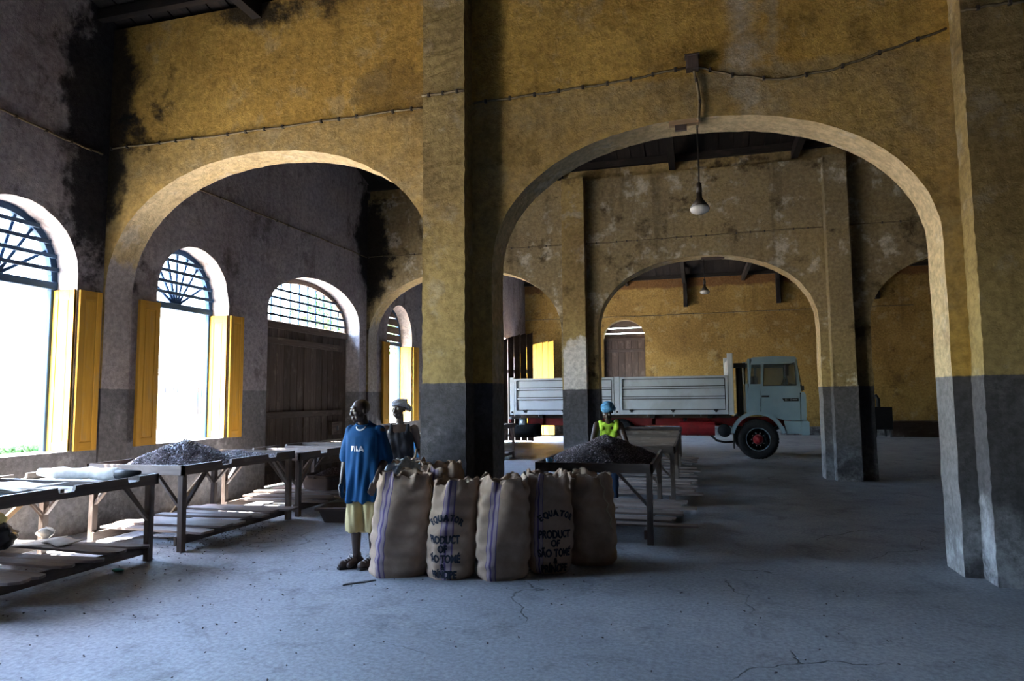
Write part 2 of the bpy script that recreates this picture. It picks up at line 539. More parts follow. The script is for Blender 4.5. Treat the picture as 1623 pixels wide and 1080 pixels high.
def mat_burlap():
    t = NT('burlap')
    uv = t.n('ShaderNodeUVMap').outputs[0]
    u, v, _ = t.sep(uv)
    oc = t.n('ShaderNodeTexCoord').outputs['Object']
    n = t.noise(oc, 5, 8, .65, .4)
    c = t.mix(t.ramp(n, .3, .7), (.52, .375, .275), (.37, .26, .185))
    # woven purple selvedge stripe
    d = t.math('ABSOLUTE', t.math('ADD', t.math('SUBTRACT', u, .5), t.math('MULTIPLY', t.math('SUBTRACT', t.noise(oc, 3, 2), .5), .006)))
    pale = t.ramp(d, .030, .027)
    line = t.math('MAXIMUM', t.ramp(d, .0075, .0050), t.ramp(t.math('ABSOLUTE', t.math('SUBTRACT', d, .0285)), .0032, .0018))
    c = t.mix(t.math('MULTIPLY', pale, .45), c, (.42, .36, .50))
    c = t.mix(t.math('MULTIPLY', line, .85), c, (.075, .05, .20))
    wx = t.math('SINE', t.math('MULTIPLY', u, 1450.0))
    wy = t.math('SINE', t.math('MULTIPLY', v, 900.0))
    weave = t.math('MULTIPLY', wx, wy)
    c = t.mix(t.ramp(weave, -1, 1, 0, .22), c, (.12, .085, .055))
    t.bump(t.math('ADD', t.math('MULTIPLY', weave, .3), t.math('MULTIPLY', t.noise(oc, 14, 6, .6), 1.2)), .5, .008)
    return t.out(c, .95, .1)
m_burlap = mat_burlap()

# ------------------------------------------------------------------ structure
def arch_pts(x0, x1, z0, rise, n=28, ex=2.15, jit=.005, rnd=None):
    """points of a depressed arch from (x1, z0) over to (x0, z0)"""
    rnd = rnd or random
    cx, a = (x0 + x1) / 2, (x1 - x0) / 2
    out = []
    for i in range(n + 1):
        g = PI * i / n
        c, s_ = math.cos(g), math.sin(g)
        x = cx + a * math.copysign(abs(c) ** (2 / ex), c)
        z = z0 + rise * abs(s_) ** (2 / ex)
        if 0 < i < n:
            x += rnd.uniform(-jit, jit); z += rnd.uniform(-jit, jit)
        out.append((x, z))
    return out

def cross_wall(name, Y0, Y1, xr, top, arches, mat, n_jamb=14):
    """wall across the hall; arches = (x0, x1, spring, rise); faces and soffits are separate parts"""
    rnd = random.Random(name)
    faces, soff = MB(), MB()
    edge = 0.0
    outline = [(0.0, 0.0)] if arches[0][0] > .04 else []
    curves = []
    poly = [(xr, 0.0), (xr, top), (0.0, top), (0.0, 0.0)]
    for k, (x0, x1, z0, rise) in enumerate(arches):
        up = [(x1, z0 * i / n_jamb) for i in range(n_jamb)]
        dn = [(x0, z0 * i / n_jamb) for i in range(n_jamb - 1, -1, -1)]
        up = [(x + (rnd.uniform(-.008, .008) if i else 0), z) for i, (x, z) in enumerate(up)]
        dn = [(x + rnd.uniform(-.008, .008), z) for x, z in dn]
        arc = up + arch_pts(x0, x1, z0, rise, 84, rnd=rnd) + dn
        curves.append(arc)
    for arc in curves:
        poly += list(reversed(arc))
    faces.add([(x, Y0, z) for x, z in poly], [tuple(range(len(poly)))])
    faces.add([(x, Y1, z) for x, z in poly], [tuple(range(len(poly) - 1, -1, -1))])
    faces.add([(0, Y0, top), (xr, Y0, top), (xr, Y1, top), (0, Y1, top)], [(0, 1, 2, 3)])
    wall = struct(faces.build(name, mat))
    for arc in curves:
        m = len(arc)
        mid = [(x + rnd.uniform(-.004, .004), z + rnd.uniform(-.004, .004)) for x, z in arc]
        s = MB()
        vs = [(x, Y0, z) for x, z in arc] + [(x, (Y0 + Y1) / 2, z) for x, z in mid] + [(x, Y1, z) for x, z in arc]
        fs = []
        for r in range(2):
            for i in range(m - 1):
                fs.append((r * m + i, r * m + i + 1, (r + 1) * m + i + 1, (r + 1) * m + i))
        s.add(vs, fs, smooth=True)
        s.build('arch_soffit', m_soffit, wall)
    return wall

def pilaster(wall, x0, x1, Y0, Y1, z0, z1, mat, seed):
    """upright pier standing proud of the wall, edges knocked about"""
    rnd = random.Random(seed)
    n = 110
    s = MB()
    vs = []
    for i in range(n + 1):
        z = z0 + (z1 - z0) * i / n
        j = lambda a=.0055: rnd.uniform(-a, a)
        fat = .012 if z < 1.8 else 0.0
        vs += [(x0 - fat + j(), Y1, z), (x0 - fat + j(), Y0 - fat + j(), z), ((x0 + x1) / 2, Y0 - fat + j(.005), z), (x1 + fat + j(), Y0 - fat + j(), z), (x1 + fat + j(), Y1, z)]
    fs = []
    for i in range(n):
        for k in range(4):
            a = i * 5 + k
            fs.append((a, a + 1, a + 6, a + 5))
    e = n * 5
    fs.append((e, e + 1, e + 2, e + 3, e + 4))
    s.add(vs, fs)
    return s.build('pilaster', mat, wall)

XR = 20.5
Y1a, Y1b = 7.012, 7.455
Y2a, Y2b = 14.36, 14.80
Y3 = 29.86

# floor and the earth outside
f = MB()
f.add([(-.45, -7.6, 0), (XR + .2, -7.6, 0), (XR + .2, Y3 + .3, 0), (-.45, Y3 + .3, 0)], [(0, 1, 2, 3)])
f.add([(-.45, -7.6, -.12), (XR + .2, -7.6, -.12), (XR + .2, Y3 + .3, -.12), (-.45, Y3 + .3, -.12)], [(0, 1, 2, 3)])
floor = struct(f.build('floor', m_floor))
g = MB()
nx, ny = 30, 40
g.grid(lambda i, j: (-.46 - 70 * (i / (nx - 1)) ** 1.6, -30 + 110 * j / (ny - 1), -.06 + (random.uniform(-.04, .03) if i > 1 else 0)), nx, ny)
struct(g.build('ground', m_ground))

wall_near = cross_wall('wall_near', Y1a, Y1b, XR, 6.68,
                       [(.03, 4.67, 3.05, 1.67), (5.35, 9.765, 3.05, 1.48), (10.55, 15.0, 3.05, 1.5), (15.7, 20.2, 3.05, 1.5)], m_wall_near)
pilaster(wall_near, 4.635, 5.125, 6.74, 7.02, 0, 6.68, m_pier, 1)
pilaster(wall_near, 9.925, 10.42, 6.74, 7.02, 0, 6.68, m_pier, 2)
wall_middle = cross_wall('wall_middle', Y2a, Y2b, XR, 6.42,
                         [(.05, 4.70, 3.05, 1.53), (5.50, 9.90, 3.05, 1.52), (10.82, 15.2, 3.05, 1.4), (15.9, 20.2, 3.05, 1.4)], m_wall_mid)
s = MB(); s.box((0, Y2a + .13, 6.40), (XR, Y2b, 6.78)); s.build('upper_course', m_wall_mid, wall_middle)
pilaster(wall_middle, 4.785, 5.275, 14.09, 14.37, 0, 6.40, m_pier_peeled, 3)
pilaster(wall_middle, 10.06, 10.475, 14.09, 14.37, 0, 6.38, m_wall_mid, 4)

# back wall with one tall arched doorway
DB0, DB1, DBs, DBr = 3.60, 5.42, 4.22, .82
s = MB()
arc = arch_pts(DB0, DB1, DBs, DBr, 26, 2.0)
poly = [(XR, 0), (XR, 6.85), (0, 6.85), (0, 0), (DB0, 0)] + list(reversed(arc)) + [(DB1, 0)]
s.add([(x, Y3, z) for x, z in poly], [tuple(range(len(poly)))])
s.add([(x, Y3 + .45, z) for x, z in poly], [tuple(range(len(poly)))])
wall_back = struct(s.build('wall_back', m_wall_back))
s = MB()
full = [(DB1, 0)] + arc + [(DB0, 0)]
m = len(full)
s.add([(x, Y3, z) for x, z in full] + [(x, Y3 + .45, z) for x, z in full], [(i, i + 1, m + i + 1, m + i) for i in range(m - 1)])
s.build('arch_soffit', m_soffit, wall_back)

# wall behind the camera and the far side wall
s = MB(); s.box((-.45, -8.0, 0), (XR + .4, -7.6, 8.6)); struct(s.build('wall_front', m_wall_left))
s = MB(); s.box((XR, -7.6, 0), (XR + .4, Y3 + .45, 9.4)); struct(s.build('wall_right', m_wall_left))

# left wall: windows and doorways
WT = .45
OPEN = [  # y0, y1, sill, spring, rise, kind
    (2.22, 3.77, 1.03, 3.24, .78, 'w'),
    (5.075, 6.63, 1.03, 3.24, .78, 'w1'), (7.93, 9.48, 1.03, 3.24, .79, 'w2'), (10.55, 14.01, 0, 3.30, .82, 'd1'),
    (15.46, 17.01, 1.03, 3.24, .86, 'w3'), (24.15, 27.85, 0, 3.25, .86, 'd3')]
s, rev = MB(), []
top = 9.4
rnd = random.Random(5)
ycur = -7.6
for (y0, y1, sill, zs, rise, kind) in OPEN:
    for X in (0.0, -WT):
        s.add([(X, ycur, 0), (X, y0, 0), (X, y0, top), (X, ycur, top)], [(0, 1, 2, 3)])
    arc = arch_pts(y0, y1, zs, rise, 26, 2.0, .006, rnd)
    poly = [(y1, top), (y0, top)] + list(reversed(arc))
    for X in (0.0, -WT):
        s.add([(X, y, z) for y, z in poly], [tuple(range(len(poly)))])
        if sill > 0:
            s.add([(X, y0, 0), (X, y1, 0), (X, y1, sill), (X, y0, sill)], [(0, 1, 2, 3)])
    rev.append([(y1, sill)] + arc + [(y0, sill)])
    if sill > 0:
        s.add([(0.0, y0, sill), (0.0, y1, sill), (-WT, y1, sill), (-WT, y0, sill)], [(0, 1, 2, 3)])
    ycur = y1
for X in (0.0, -WT):
    s.add([(X, ycur, 0), (X, Y3 + .45, 0), (X, Y3 + .45, top), (X, ycur, top)], [(0, 1, 2, 3)])
s.add([(0, -7.6, top), (0, Y3, top), (-WT, Y3, top), (-WT, -7.6, top)], [(0, 1, 2, 3)])
wall_left = struct(s.build('wall_left', m_wall_left))
for rv in rev:
    s = MB()
    m = len(rv)
    mid = [(y + random.uniform(-.008, .008), z + random.uniform(-.008, .008)) for y, z in rv]
    s.add([(0, y, z) for y, z in rv] + [(-WT / 2, y, z) for y, z in mid] + [(-WT, y, z) for y, z in rv],
          [(r * m + i, r * m + i + 1, (r + 1) * m + i + 1, (r + 1) * m + i) for r in range(2) for i in range(m - 1)], smooth=False)
    s.build('arch_reveal', m_reveal, wall_left)
for (y0, y1, sill, zs, rise, kind) in OPEN:
    zt = zs + rise
    portal((-WT - .05, (y0 + y1) / 2, (sill + zt) / 2), zt - sill, y1 - y0, (0, R(-90), 0))

# roof: a pitch over every bay
def roof(name_mat=m_wood_roof):
    s = MB()
    bays = [(-7.7, 7.23, 6.74, 2.0), (7.23, 14.6, 6.76, 1.15), (14.6, Y3 + .4, 6.80, 2.3)]
    for (a, b, z, r) in bays:
        c = (a + b) / 2
        for (ya, za, yb, zb) in ((a, z, c, z + r), (c, z + r, b, z)):
            s.add([(-.6, ya, za), (XR + .5, ya, za), (XR + .5, yb, zb), (-.6, yb, zb),
                   (-.6, ya, za + .06), (XR + .5, ya, za + .06), (XR + .5, yb, zb + .06), (-.6, yb, zb + .06)],
                  [(0, 1, 2, 3), (4, 5, 6, 7), (0, 1, 5, 4), (2, 3, 7, 6)])
    return struct(s.build('ceiling', name_mat)), bays
ceiling, BAYS = roof()
board_me = {}
for bi, (a, b, z, r) in enumerate(BAYS):
    c = (a + b) / 2
    L = math.hypot(c - a, r)
    ang = math.atan2(r, c - a)
    mb = MB(); mb.beam((0, 0, 0), (L, 0, 0), .27, .025)
    me = mb.mesh('roof_board', m_wood_roof)
    # the slope that faces the camera, boards lapped side by side
    k = 0
    x = .02
    while x < 16.0:
        o = link('roof_board', me, ceiling, (x + .135, b, z - .014 - .006 * (k % 2)))
        o.rotation_euler = Matrix(((0, 1, 0), (-math.cos(ang), 0, math.sin(ang)), (math.sin(ang), 0, math.cos(ang)))).to_euler()
        o.rotation_euler = (Matrix.Rotation(-PI / 2, 3, 'Z') @ Matrix.Rotation(-ang, 3, 'Y')).to_euler()
        x += .30; k += 1
    # purlins along the slope
    mp = MB(); mp.beam((0, 0, 0), (XR, 0, 0), .10, .14)
    pm = mp.mesh('purlin', m_wood_roof)
    for q in (.06, .38, .70):
        link('purlin', pm, ceiling, (0, b + (c - b) * q, z + r * q - .11))
    # tie beams
    mt = MB(); mt.beam((0, a + .1, 0), (0, b - .1, 0), .13, .2)
    tm = mt.mesh('tie_beam', m_wood_roof)
    for q in range(8):
        link('tie_beam', tm, ceiling, (2.25 + 2.45 * q, 0, z - .16))

# struts of the roof on the back wall
strut_me = MB()
strut_me.beam((0, -.13, 5.49), (0, -.13, 6.80), .17, .22, up=(0, 1, 0), ch=.01)
strut_me.beam((0, -.2, 6.55), (-.06, -1.6, 7.45), .12, .14, ch=.01)
sm = strut_me.mesh('roof_strut', m_wood_roof)
for x in (3.5, 7.20, 10.97, 14.7):
    link('roof_strut', sm, ceiling, (x, Y3, 0))

# ------------------------------------------------------------------ windows, shutters, doors
def arc_bar(mb, y0, y1, zs, rise, X0, X1, w, n=22):
    """curved frame piece hugging an arch, from the arch inwards by w"""
    cx, a = (y0 + y1) / 2, (y1 - y0) / 2
    out = [(cx + a * math.cos(PI * i / n), zs + rise * math.sin(PI * i / n)) for i in range(n + 1)]
    inn = [(cx + (a - w) * math.cos(PI * i / n), zs + (rise - w) * math.sin(PI * i / n)) for i in range(n + 1)]
    vs = []
    for X in (X0, X1):
        vs += [(X, y, z) for y, z in out] + [(X, y, z) for y, z in inn]
    m = n + 1
    fs = []
    for i in range(n):
        fs += [(i, i + 1, m + i + 1, m + i), (2 * m + i, 3 * m + i, 3 * m + i + 1, 2 * m + i + 1),
               (m + i, m + i + 1, 3 * m + i + 1, 3 * m + i), (i, 2 * m + i, 2 * m + i + 1, i + 1)]
    mb.add(vs, fs)

def shutter_leaf(parent, w, z0, z1, loc, rz, mat=m_yellow, name='shutter_leaf', th=.034):
    """panelled leaf in its own x (width) / y (thickness) plane, stiles and rails proud of the panel"""
    s = MB(); s.box((0, -th * .28, z0), (w, th * .28, z1))
    leaf = s.build(name, mat, parent, loc, (0, 0, rz))
    st = w * .24
    for lo, hi in ((0, st), (w - st, w)):
        q = MB(); q.box((lo, -th / 2, z0), (hi, th / 2, z1), .004); q.build('stile', mat, leaf)
    for lo, hi in ((z0, z0 + .11), (z1 - .12, z1)):
        q = MB(); q.box((st, -th / 2 + .002, lo), (w - st, th / 2 - .002, hi), .004); q.build('rail', mat, leaf)
    q = MB(); q.box((st + .012, -th * .40, z0 + .125), (w - st - .012, th * .40, z1 - .135), .006); q.build('panel', mat, leaf)
    return leaf

def window(name, y0, y1, sill, zs, rise, fan='sun', leaves='lr', first=False):
    root = bpy.data.objects.new(name, None)
    COL.objects.link(root)
    struct(root)
    yc = (y0 + y1) / 2
    Xa, Xb = -.41, -.33
    zt = 3.06
    fr = MB()
    fr.box((Xa, y0, sill), (Xb, y0 + .075, zs), .006)
    fr.box((Xa, y1 - .075, sill), (Xb, y1, zs), .006)
    arc_bar(fr, y0, y1, zs, rise, Xa, Xb, .085)
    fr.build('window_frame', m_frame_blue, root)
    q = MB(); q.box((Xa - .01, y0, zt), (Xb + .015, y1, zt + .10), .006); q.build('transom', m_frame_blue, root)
    q = MB(); q.box((-WT - .05, y0 - .02, sill - .07), (-.02, y1 + .02, sill - .001), .008); q.build('window_sill', m_wood_board, root)
    a = (y1 - y0) / 2 - .05
    r = zs + rise - .05 - (zt + .1)
    zb = zt + .10
    if fan == 'sun':
        for k in range(1, 8):
            g = PI * k / 8
            # ray meets the rim
            t = 1.0
            for it in range(60):
                yy, z_ = yc + a * 1.2 * t * math.cos(g), zb + 1.25 * t * math.sin(g)
                if z_ < zs: ok = abs(yy - yc) < a
                else: ok = ((yy - yc) / a) ** 2 + ((z_ - zs) / (rise - .05)) ** 2 < 1
                if ok: break
                t -= .015
            q = MB(); q.beam((-.375, yc + .06 * math.cos(g), zb), (-.375, yy, z_), .042, .034, up=(1, 0, 0), ch=.004)
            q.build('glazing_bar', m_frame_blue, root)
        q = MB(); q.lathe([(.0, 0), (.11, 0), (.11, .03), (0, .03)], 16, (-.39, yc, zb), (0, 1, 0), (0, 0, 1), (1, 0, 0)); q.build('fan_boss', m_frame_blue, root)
        zz = [zb + .15, zb + .32, zb + .49, zb + .66]
    elif fan == 'boards':
        zz = []
        for k in range(4):
            z_ = zb + .02 + k * .215
            hw = a if z_ < zs else a * math.sqrt(max(.05, 1 - ((z_ + .1 - zs) / rise) ** 2))
            q = MB(); q.box((-.36, yc - hw, z_), (-.335, yc + hw, z_ + .185)); q.build('fan_board', m_wood_dark, root)
    for z_ in zz:
        hw = a if z_ < zs else a * math.sqrt(max(.02, 1 - ((z_ - zs) / (rise - .05)) ** 2))
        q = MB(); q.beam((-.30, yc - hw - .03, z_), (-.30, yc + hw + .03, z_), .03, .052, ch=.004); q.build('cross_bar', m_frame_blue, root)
    zl0, zl1 = sill + .004, 3.05
    if 'r' in leaves:
        # far jamb: one leaf lines the reveal, the other folds back on the wall
        shutter_leaf(root, .335, zl0, zl1, (-.335, y1 - .022, 0), 0)
        shutter_leaf(root, .30, zl0 - .005, zl1, (.035, y1 + .005, 0), R(84))
    if 'l' in leaves:
        shutter_leaf(root, .335, zl0, zl1, (-.335, y0 + .022, 0), 0)
        shutter_leaf(root, .37, zl0 - .005, zl1, (.075, y0 - .39, 0), R(91), th=.05)
    return root

window('window_1', *OPEN[1][:5], leaves='r')
window('window_2', *OPEN[2][:5], leaves='lr')
window('window_3', *OPEN[4][:5], fan='boards', leaves='lr')

def plank_leaf(parent, name, mat, y0, y1, X, z0, ztop, n, th=.035, gap=.016, vary=.010):
    """upright planks side by side, each its own object"""
    w = (y1 - y0) / n
    for k in range(n):
        a, b = y0 + k * w, y0 + (k + 1) * w
        q = MB(); q.box((X - th / 2 + random.uniform(-vary, vary), a + gap / 2, z0), (X + th / 2 + random.uniform(-vary, vary), b - gap / 2, ztop((a + b) / 2)), .004)
        q.build(name, mat, parent)

# big plank door in the second bay, closed
def door_one():
    y0, y1, sill, zs, rise, _ = OPEN[3]
    root = bpy.data.objects.new('door_1', None); COL.objects.link(root); struct(root)
    fr = MB()
    fr.box((-.42, y0, 0), (-.34, y0 + .09, zs)); fr.box((-.42, y1 - .09, 0), (-.34, y1, zs))
    arc_bar(fr, y0, y1, zs, rise, -.42, -.34, .10, 26)
    fr.build('door_frame', m_wood_dark, root)
    q = MB(); q.box((-.43, y0, 3.02), (-.30, y1, 3.17), .008); q.build('transom', m_wood_dark, root)
    plank_leaf(root, 'plank', m_wood_dark, y0 + .09, y1 - .09, -.36, .03, lambda y: 3.02, 14)
    q = MB(); q.box((-.41, y0 + .05, .02), (-.385, y1 - .05, 3.05)); q.build('light_stop_board', m_wood_dark, root)  # added board, stops daylight leaking between the planks
    for z_, h in ((2.72, .13), (1.28, .13), (.25, .15)):
        q = MB(); q.box((-.335, y0 + .14, z_), (-.285, y1 - .28, z_ + h), .008); q.build('ledge_rail', m_wood_dark, root)
    q = MB(); q.box((-.335, y1 - .72, .86), (-.26, y1 - .28, 1.14), .01); q.build('lock_box', m_wood_dark, root)
    q = MB(); q.beam((-.25, y1 - .5, .95), (-.25, y1 - .5, 1.05), .03, .03); q.build('lock_knob', m_grey_metal, root)
    yc, a = (y0 + y1) / 2, (y1 - y0) / 2 - .07
    def half(z_): return a if z_ < zs else a * math.sqrt(max(.02, 1 - ((z_ - zs) / (rise - .06)) ** 2))
    for z_ in (3.29, 3.46, 3.63, 3.80):
        h = half(z_)
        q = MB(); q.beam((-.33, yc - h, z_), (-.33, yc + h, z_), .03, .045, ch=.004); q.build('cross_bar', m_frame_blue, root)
    for k in range(1, 11):
        y = y0 + (y1 - y0) * k / 11
        zz = zs + (rise - .06) * math.sqrt(max(0, 1 - ((y - yc) / a) ** 2)) if abs(y - yc) < a else zs
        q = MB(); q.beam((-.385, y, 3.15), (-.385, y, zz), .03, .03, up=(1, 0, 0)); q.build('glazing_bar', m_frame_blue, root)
door_one()

# arched double door in the back wall
def door_two():
    root = bpy.data.objects.new('door_2', None); COL.objects.link(root); struct(root)
    yy = Y3 + .30
    for k in range(6):
        a = DB0 + .03 + (DB1 - DB0 - .06) * k / 6
        b = DB0 + .03 + (DB1 - DB0 - .06) * (k + 1) / 6
        q = MB(); q.box((a + .006, yy - .02 + random.uniform(-.006, .006), .02), (b - .006, yy + .02, 4.13), .004); q.build('plank', m_wood_dark, root)
    q = MB(); q.box((DB0 - .1, yy + .03, .0), (DB1 + .1, yy + .06, 4.2)); q.build('light_stop_board', m_wood_dark, root)  # added behind the planks so no daylight shows through the gaps
    for z_ in (3.62, 2.2, .6):
        q = MB(); q.box((DB0 + .1, yy - .06, z_), (DB1 - .1, yy - .02, z_ + .13), .006); q.build('ledge_rail', m_wood_table, root)
    q = MB(); q.box((DB0, yy - .05, 4.13), (DB1, yy + .04, 4.25), .006); q.build('transom', m_wood_dark, root)
    xc, a = (DB0 + DB1) / 2, (DB1 - DB0) / 2
    z_ = 4.25
    for h, gap in ((.20, .04), (.20, .04), (.32, .0)):
        zt = z_ + h
        hw = a + .1
        q = MB(); q.box((xc - hw, yy + .13, z_), (xc + hw, yy + .16, zt)); q.build('fan_board', m_wood_dark, root)
        z_ = zt + gap
door_two()

# far doorway standing open: a dark leaf and a sunlit yellow leaf, both swung into the hall
def door_three():
    root = bpy.data.objects.new('door_3', None); COL.objects.link(root); struct(root)
    for (Y, mat, nm) in ((24.10, m_wood_dark, 'near_leaf'), (27.90, m_yellow, 'far_leaf')):
        leaf = bpy.data.objects.new(nm, None); COL.objects.link(leaf); leaf.parent = root
        n = 7
        for k in range(n):
            a, b = .03 + 1.70 * k / n, .03 + 1.70 * (k + 1) / n
            t = (k + .5) / n
            zt = 3.22 + .78 * math.sqrt(1 - (1 - t) ** 2)
            q = MB()
            q.prism([(a + .008, .05), (b - .008, .05), (b - .008, zt + .04), (a + .008, zt - .03)], lambda x, z, d, Y=Y: (x, Y + d, z), -.02 + random.uniform(-.004, .004), .02)
            q.build('plank', mat, leaf)
        sgn = 1 if Y < 25 else 1
        for z_ in (.5, 2.55):
            q = MB(); q.box((.05, Y + .02, z_), (1.68, Y + .06, z_ + .13)); q.build('ledge_rail', mat, leaf)
door_three()

# ------------------------------------------------------------------ tables with bean trays
board_cache = {}
def shelf_board_mesh(L, w, th, rounded, mat):
    key = (round(L, 2), round(w, 2), rounded, mat.name)
    if key not in board_cache:
        q = MB()
        a, b = L / 2, w / 2
        if rounded:
            pts = [(-a, -b), (a - .18, -b), (a - .06, -b + .03), (a, -b + .08), (a, b - .06), (a - .04, b), (-a, b)]
        else:
            pts = [(-a, -b), (a - .012, -b), (a, -b + .012), (a, b - .02), (a - .02, b), (-a + .01, b), (-a, b - .012)]
        n = len(pts)
        vs = [(x, y, 0) for x, y in pts] + [(x, y, th) for x, y in pts]
        fs = [tuple(range(n - 1, -1, -1)), tuple(range(n, 2 * n))] + [(i, (i + 1) % n, n + (i + 1) % n, n + i) for i in range(n)]
        us = [[pts[i] for i in range(n - 1, -1, -1)], pts] + [[(pts[i][0], pts[i][1]), (pts[(i + 1) % n][0], pts[(i + 1) % n][1]), (pts[(i + 1) % n][0], pts[(i + 1) % n][1] + th), (pts[i][0], pts[i][1] + th)] for i in range(n)]
        q.add(vs, fs, us)
        board_cache[key] = q.mesh('shelf_board', mat)
    return board_cache[key]

def rim_board(parent, p0, p1, z0, z1, mat, notches=(), th=.032, dip=.052):
    """upright tray side with notches cut in its top edge (positions along its length in metres)"""
    p0, p1 = Vector((*p0, 0)), Vector((*p1, 0))
    d = p1 - p0
    L = d.length
    d.normalize()
    nrm = Vector((-d.y, d.x, 0))
    pts = [(0, z0), (L, z0), (L, z1)]
    for a, b in sorted(notches, reverse=True):
        pts += [(b, z1), (b - .008, z1 - dip + .01), (b - .02, z1 - dip), (a + .02, z1 - dip), (a + .008, z1 - dip + .01), (a, z1)]
    pts.append((0, z1))
    q = MB()
    n = len(pts)
    f = lambda a, z, e: p0 + d * a + nrm * e + Vector((0, 0, z))
    vs = [f(a, z, -th / 2) for a, z in pts] + [f(a, z, th / 2) for a, z in pts]
    fs = [tuple(range(n - 1, -1, -1)), tuple(range(n, 2 * n))] + [(i, (i + 1) % n, n + (i + 1) % n, n + i) for i in range(n)]
    us = [[pts[i] for i in range(n - 1, -1, -1)], list(pts)] + [[pts[i], pts[(i + 1) % n], (pts[(i + 1) % n][0], pts[(i + 1) % n][1] + th), (pts[i][0], pts[i][1] + th)] for i in range(n)]
    q.add(vs, fs, us)
    return q.build('tray_side', mat, parent)

def table(label, x0, x1, y0, y1, zt=.895, group='bean sorting tables', notches=(), boards=6, rounded=False, seed=0, slats=0, mat=m_wood_table,
          overhang=(.0, .1), near_mat=None, far_notch=(), extra_prop=False, shelf_z=.17, bed=m_screen, ang=.05, blen=None):
    rnd = random.Random(seed)
    cx, cy = (x0 + x1) / 2, (y0 + y1) / 2
    t = thing('sorting_table', label, 'table', (cx, cy, 0), 0, group)
    X0, X1, Y0, Y1 = x0 - cx, x1 - cx, y0 - cy, y1 - cy
    z0 = zt - .105
    rim_board(t, (X1 - .016, Y0), (X1 - .016, Y1), z0, zt, mat, notches)
    rim_board(t, (X0 + .016, Y0), (X0 + .016, Y1), z0, zt, mat, notches)
    rim_board(t, (X0, Y0 + .016), (X1, Y0 + .016), z0, zt, near_mat or mat)
    rim_board(t, (X0, Y1 - .016), (X1, Y1 - .016), z0, zt, mat, far_notch)
    q = MB(); q.box((X0 + .03, Y0 + .03, z0 + .012), (X1 - .03, Y1 - .03, z0 + .034)); q.build('tray_bed', bed, t)
    for k in range(slats):
        y = Y0 + (Y1 - Y0) * (k + 1) / (slats + 1)
        q = MB(); q.box((X0 + .03, y - .02, z0 + .034), (X1 - .03, y + .02, zt - .02), .004); q.build('divider', mat, t)
    lw = .068
    legs = []
    for lx in (X0 + .05, X1 - .05):
        for ly in (Y0 + .06, Y1 - .06):
            q = MB(); q.beam((lx, ly, 0), (lx + rnd.uniform(-.008, .008), ly, z0 + .005), lw, lw, up=(0, 1, 0), ch=.005)
            q.build('leg', mat, t)
            sx, sy = (1 if lx < 0 else -1), (1 if ly < 0 else -1)
            q = MB(); q.beam((lx, ly + sy * .02, z0 - .36), (lx, ly + sy * .36, z0 + .01), .03, .05, up=(1, 0, 0), ch=.003); q.build('brace', mat, t)
            q = MB(); q.beam((lx + sx * .02, ly, z0 - .36), (lx + sx * .36, ly, z0 + .01), .03, .05, up=(0, 1, 0), ch=.003); q.build('brace', mat, t)
    for lx in (X0 + .10, X1 - .10):
        q = MB(); q.beam((lx, Y0 + .02, shelf_z - .055), (lx, Y1 - .02, shelf_z - .055), .03, .10, ch=.004); q.build('stretcher', mat, t)
    for k in range(boards):
        y = Y0 + .16 + (Y1 - Y0 - .3) * (k + .5) / boards + rnd.uniform(-.03, .03)
        L = (blen or (x1 - x0)) + rnd.uniform(-.12, .14)
        w = rnd.choice((.14, .17, .2, .22))
        lift = .0 if k % 2 == 0 else .024
        o = link('shelf_board', shelf_board_mesh(L, w, .024, rounded, m_wood_board), t,
                 ((X0 + X1) / 2 + overhang[0] + rnd.uniform(0, overhang[1]), y, shelf_z - .004 + lift))
        o.rotation_euler = (0, 0, rnd.uniform(-ang, ang))
    if extra_prop:
        q = MB(); q.beam((X0 + .12, Y1 - .12, z0), (X0 + .02, Y1 - 1.0, .02), .05, .03, up=(1, 0, 0), ch=.003); q.build('prop_stick', m_wood_pale, t, None)
    return t

# along the windows
table('sorting table under the first window with a rolled sack lying across its notched tray', .52, 2.02, 3.72, 5.90, .885,
      notches=((.28, .46), (1.02, 1.2), (1.78, 1.93)), boards=7, rounded=True, seed=1, slats=3, extra_prop=True, overhang=(.05, .12), ang=.10, blen=1.55)
table('sorting table under the second window carrying a heap of beans', .74, 2.06, 6.20, 8.32, .935,
      notches=((.62, .80), (1.52, 1.70)), boards=7, seed=2, slats=0, extra_prop=True, overhang=(.02, .12), ang=.07, near_mat=m_wood_board, blen=1.4)
table('sorting table in front of the plank door with a bean crate on its shelf', .74, 2.06, 8.44, 10.55, .89,
      notches=((.55, .74), (1.45, 1.62)), boards=8, seed=3, slats=3, overhang=(.05, .2), near_mat=m_wood_board, blen=1.5)
table('sorting table past the plank door with boards piled on its far end', .78, 2.08, 10.75, 12.9, .88, boards=6, seed=4, slats=3)
# down the middle of the hall
table('dark sorting table behind the sacks heaped high with beans', 5.655, 7.0, 7.68, 9.86, .895,
      boards=8, seed=5, overhang=(.12, .25), blen=1.5, mat=m_wood_table, far_notch=())
table('empty slatted table directly behind the woman in the green vest', 5.80, 7.17, 10.32, 12.42, .90, boards=8, seed=6, slats=3, overhang=(.10, .2), blen=1.5, bed=m_wood_board)
table('empty slatted table standing in the middle arch', 5.82, 7.17, 12.62, 14.62, .90, boards=7, seed=7, slats=2, overhang=(.08, .2), blen=1.5, bed=m_wood_board)
table('empty slatted table next to the red tank of the truck', 5.82, 7.14, 14.9, 16.9, .90, boards=7, seed=8, slats=2, overhang=(.08, .2), blen=1.5, bed=m_wood_board)
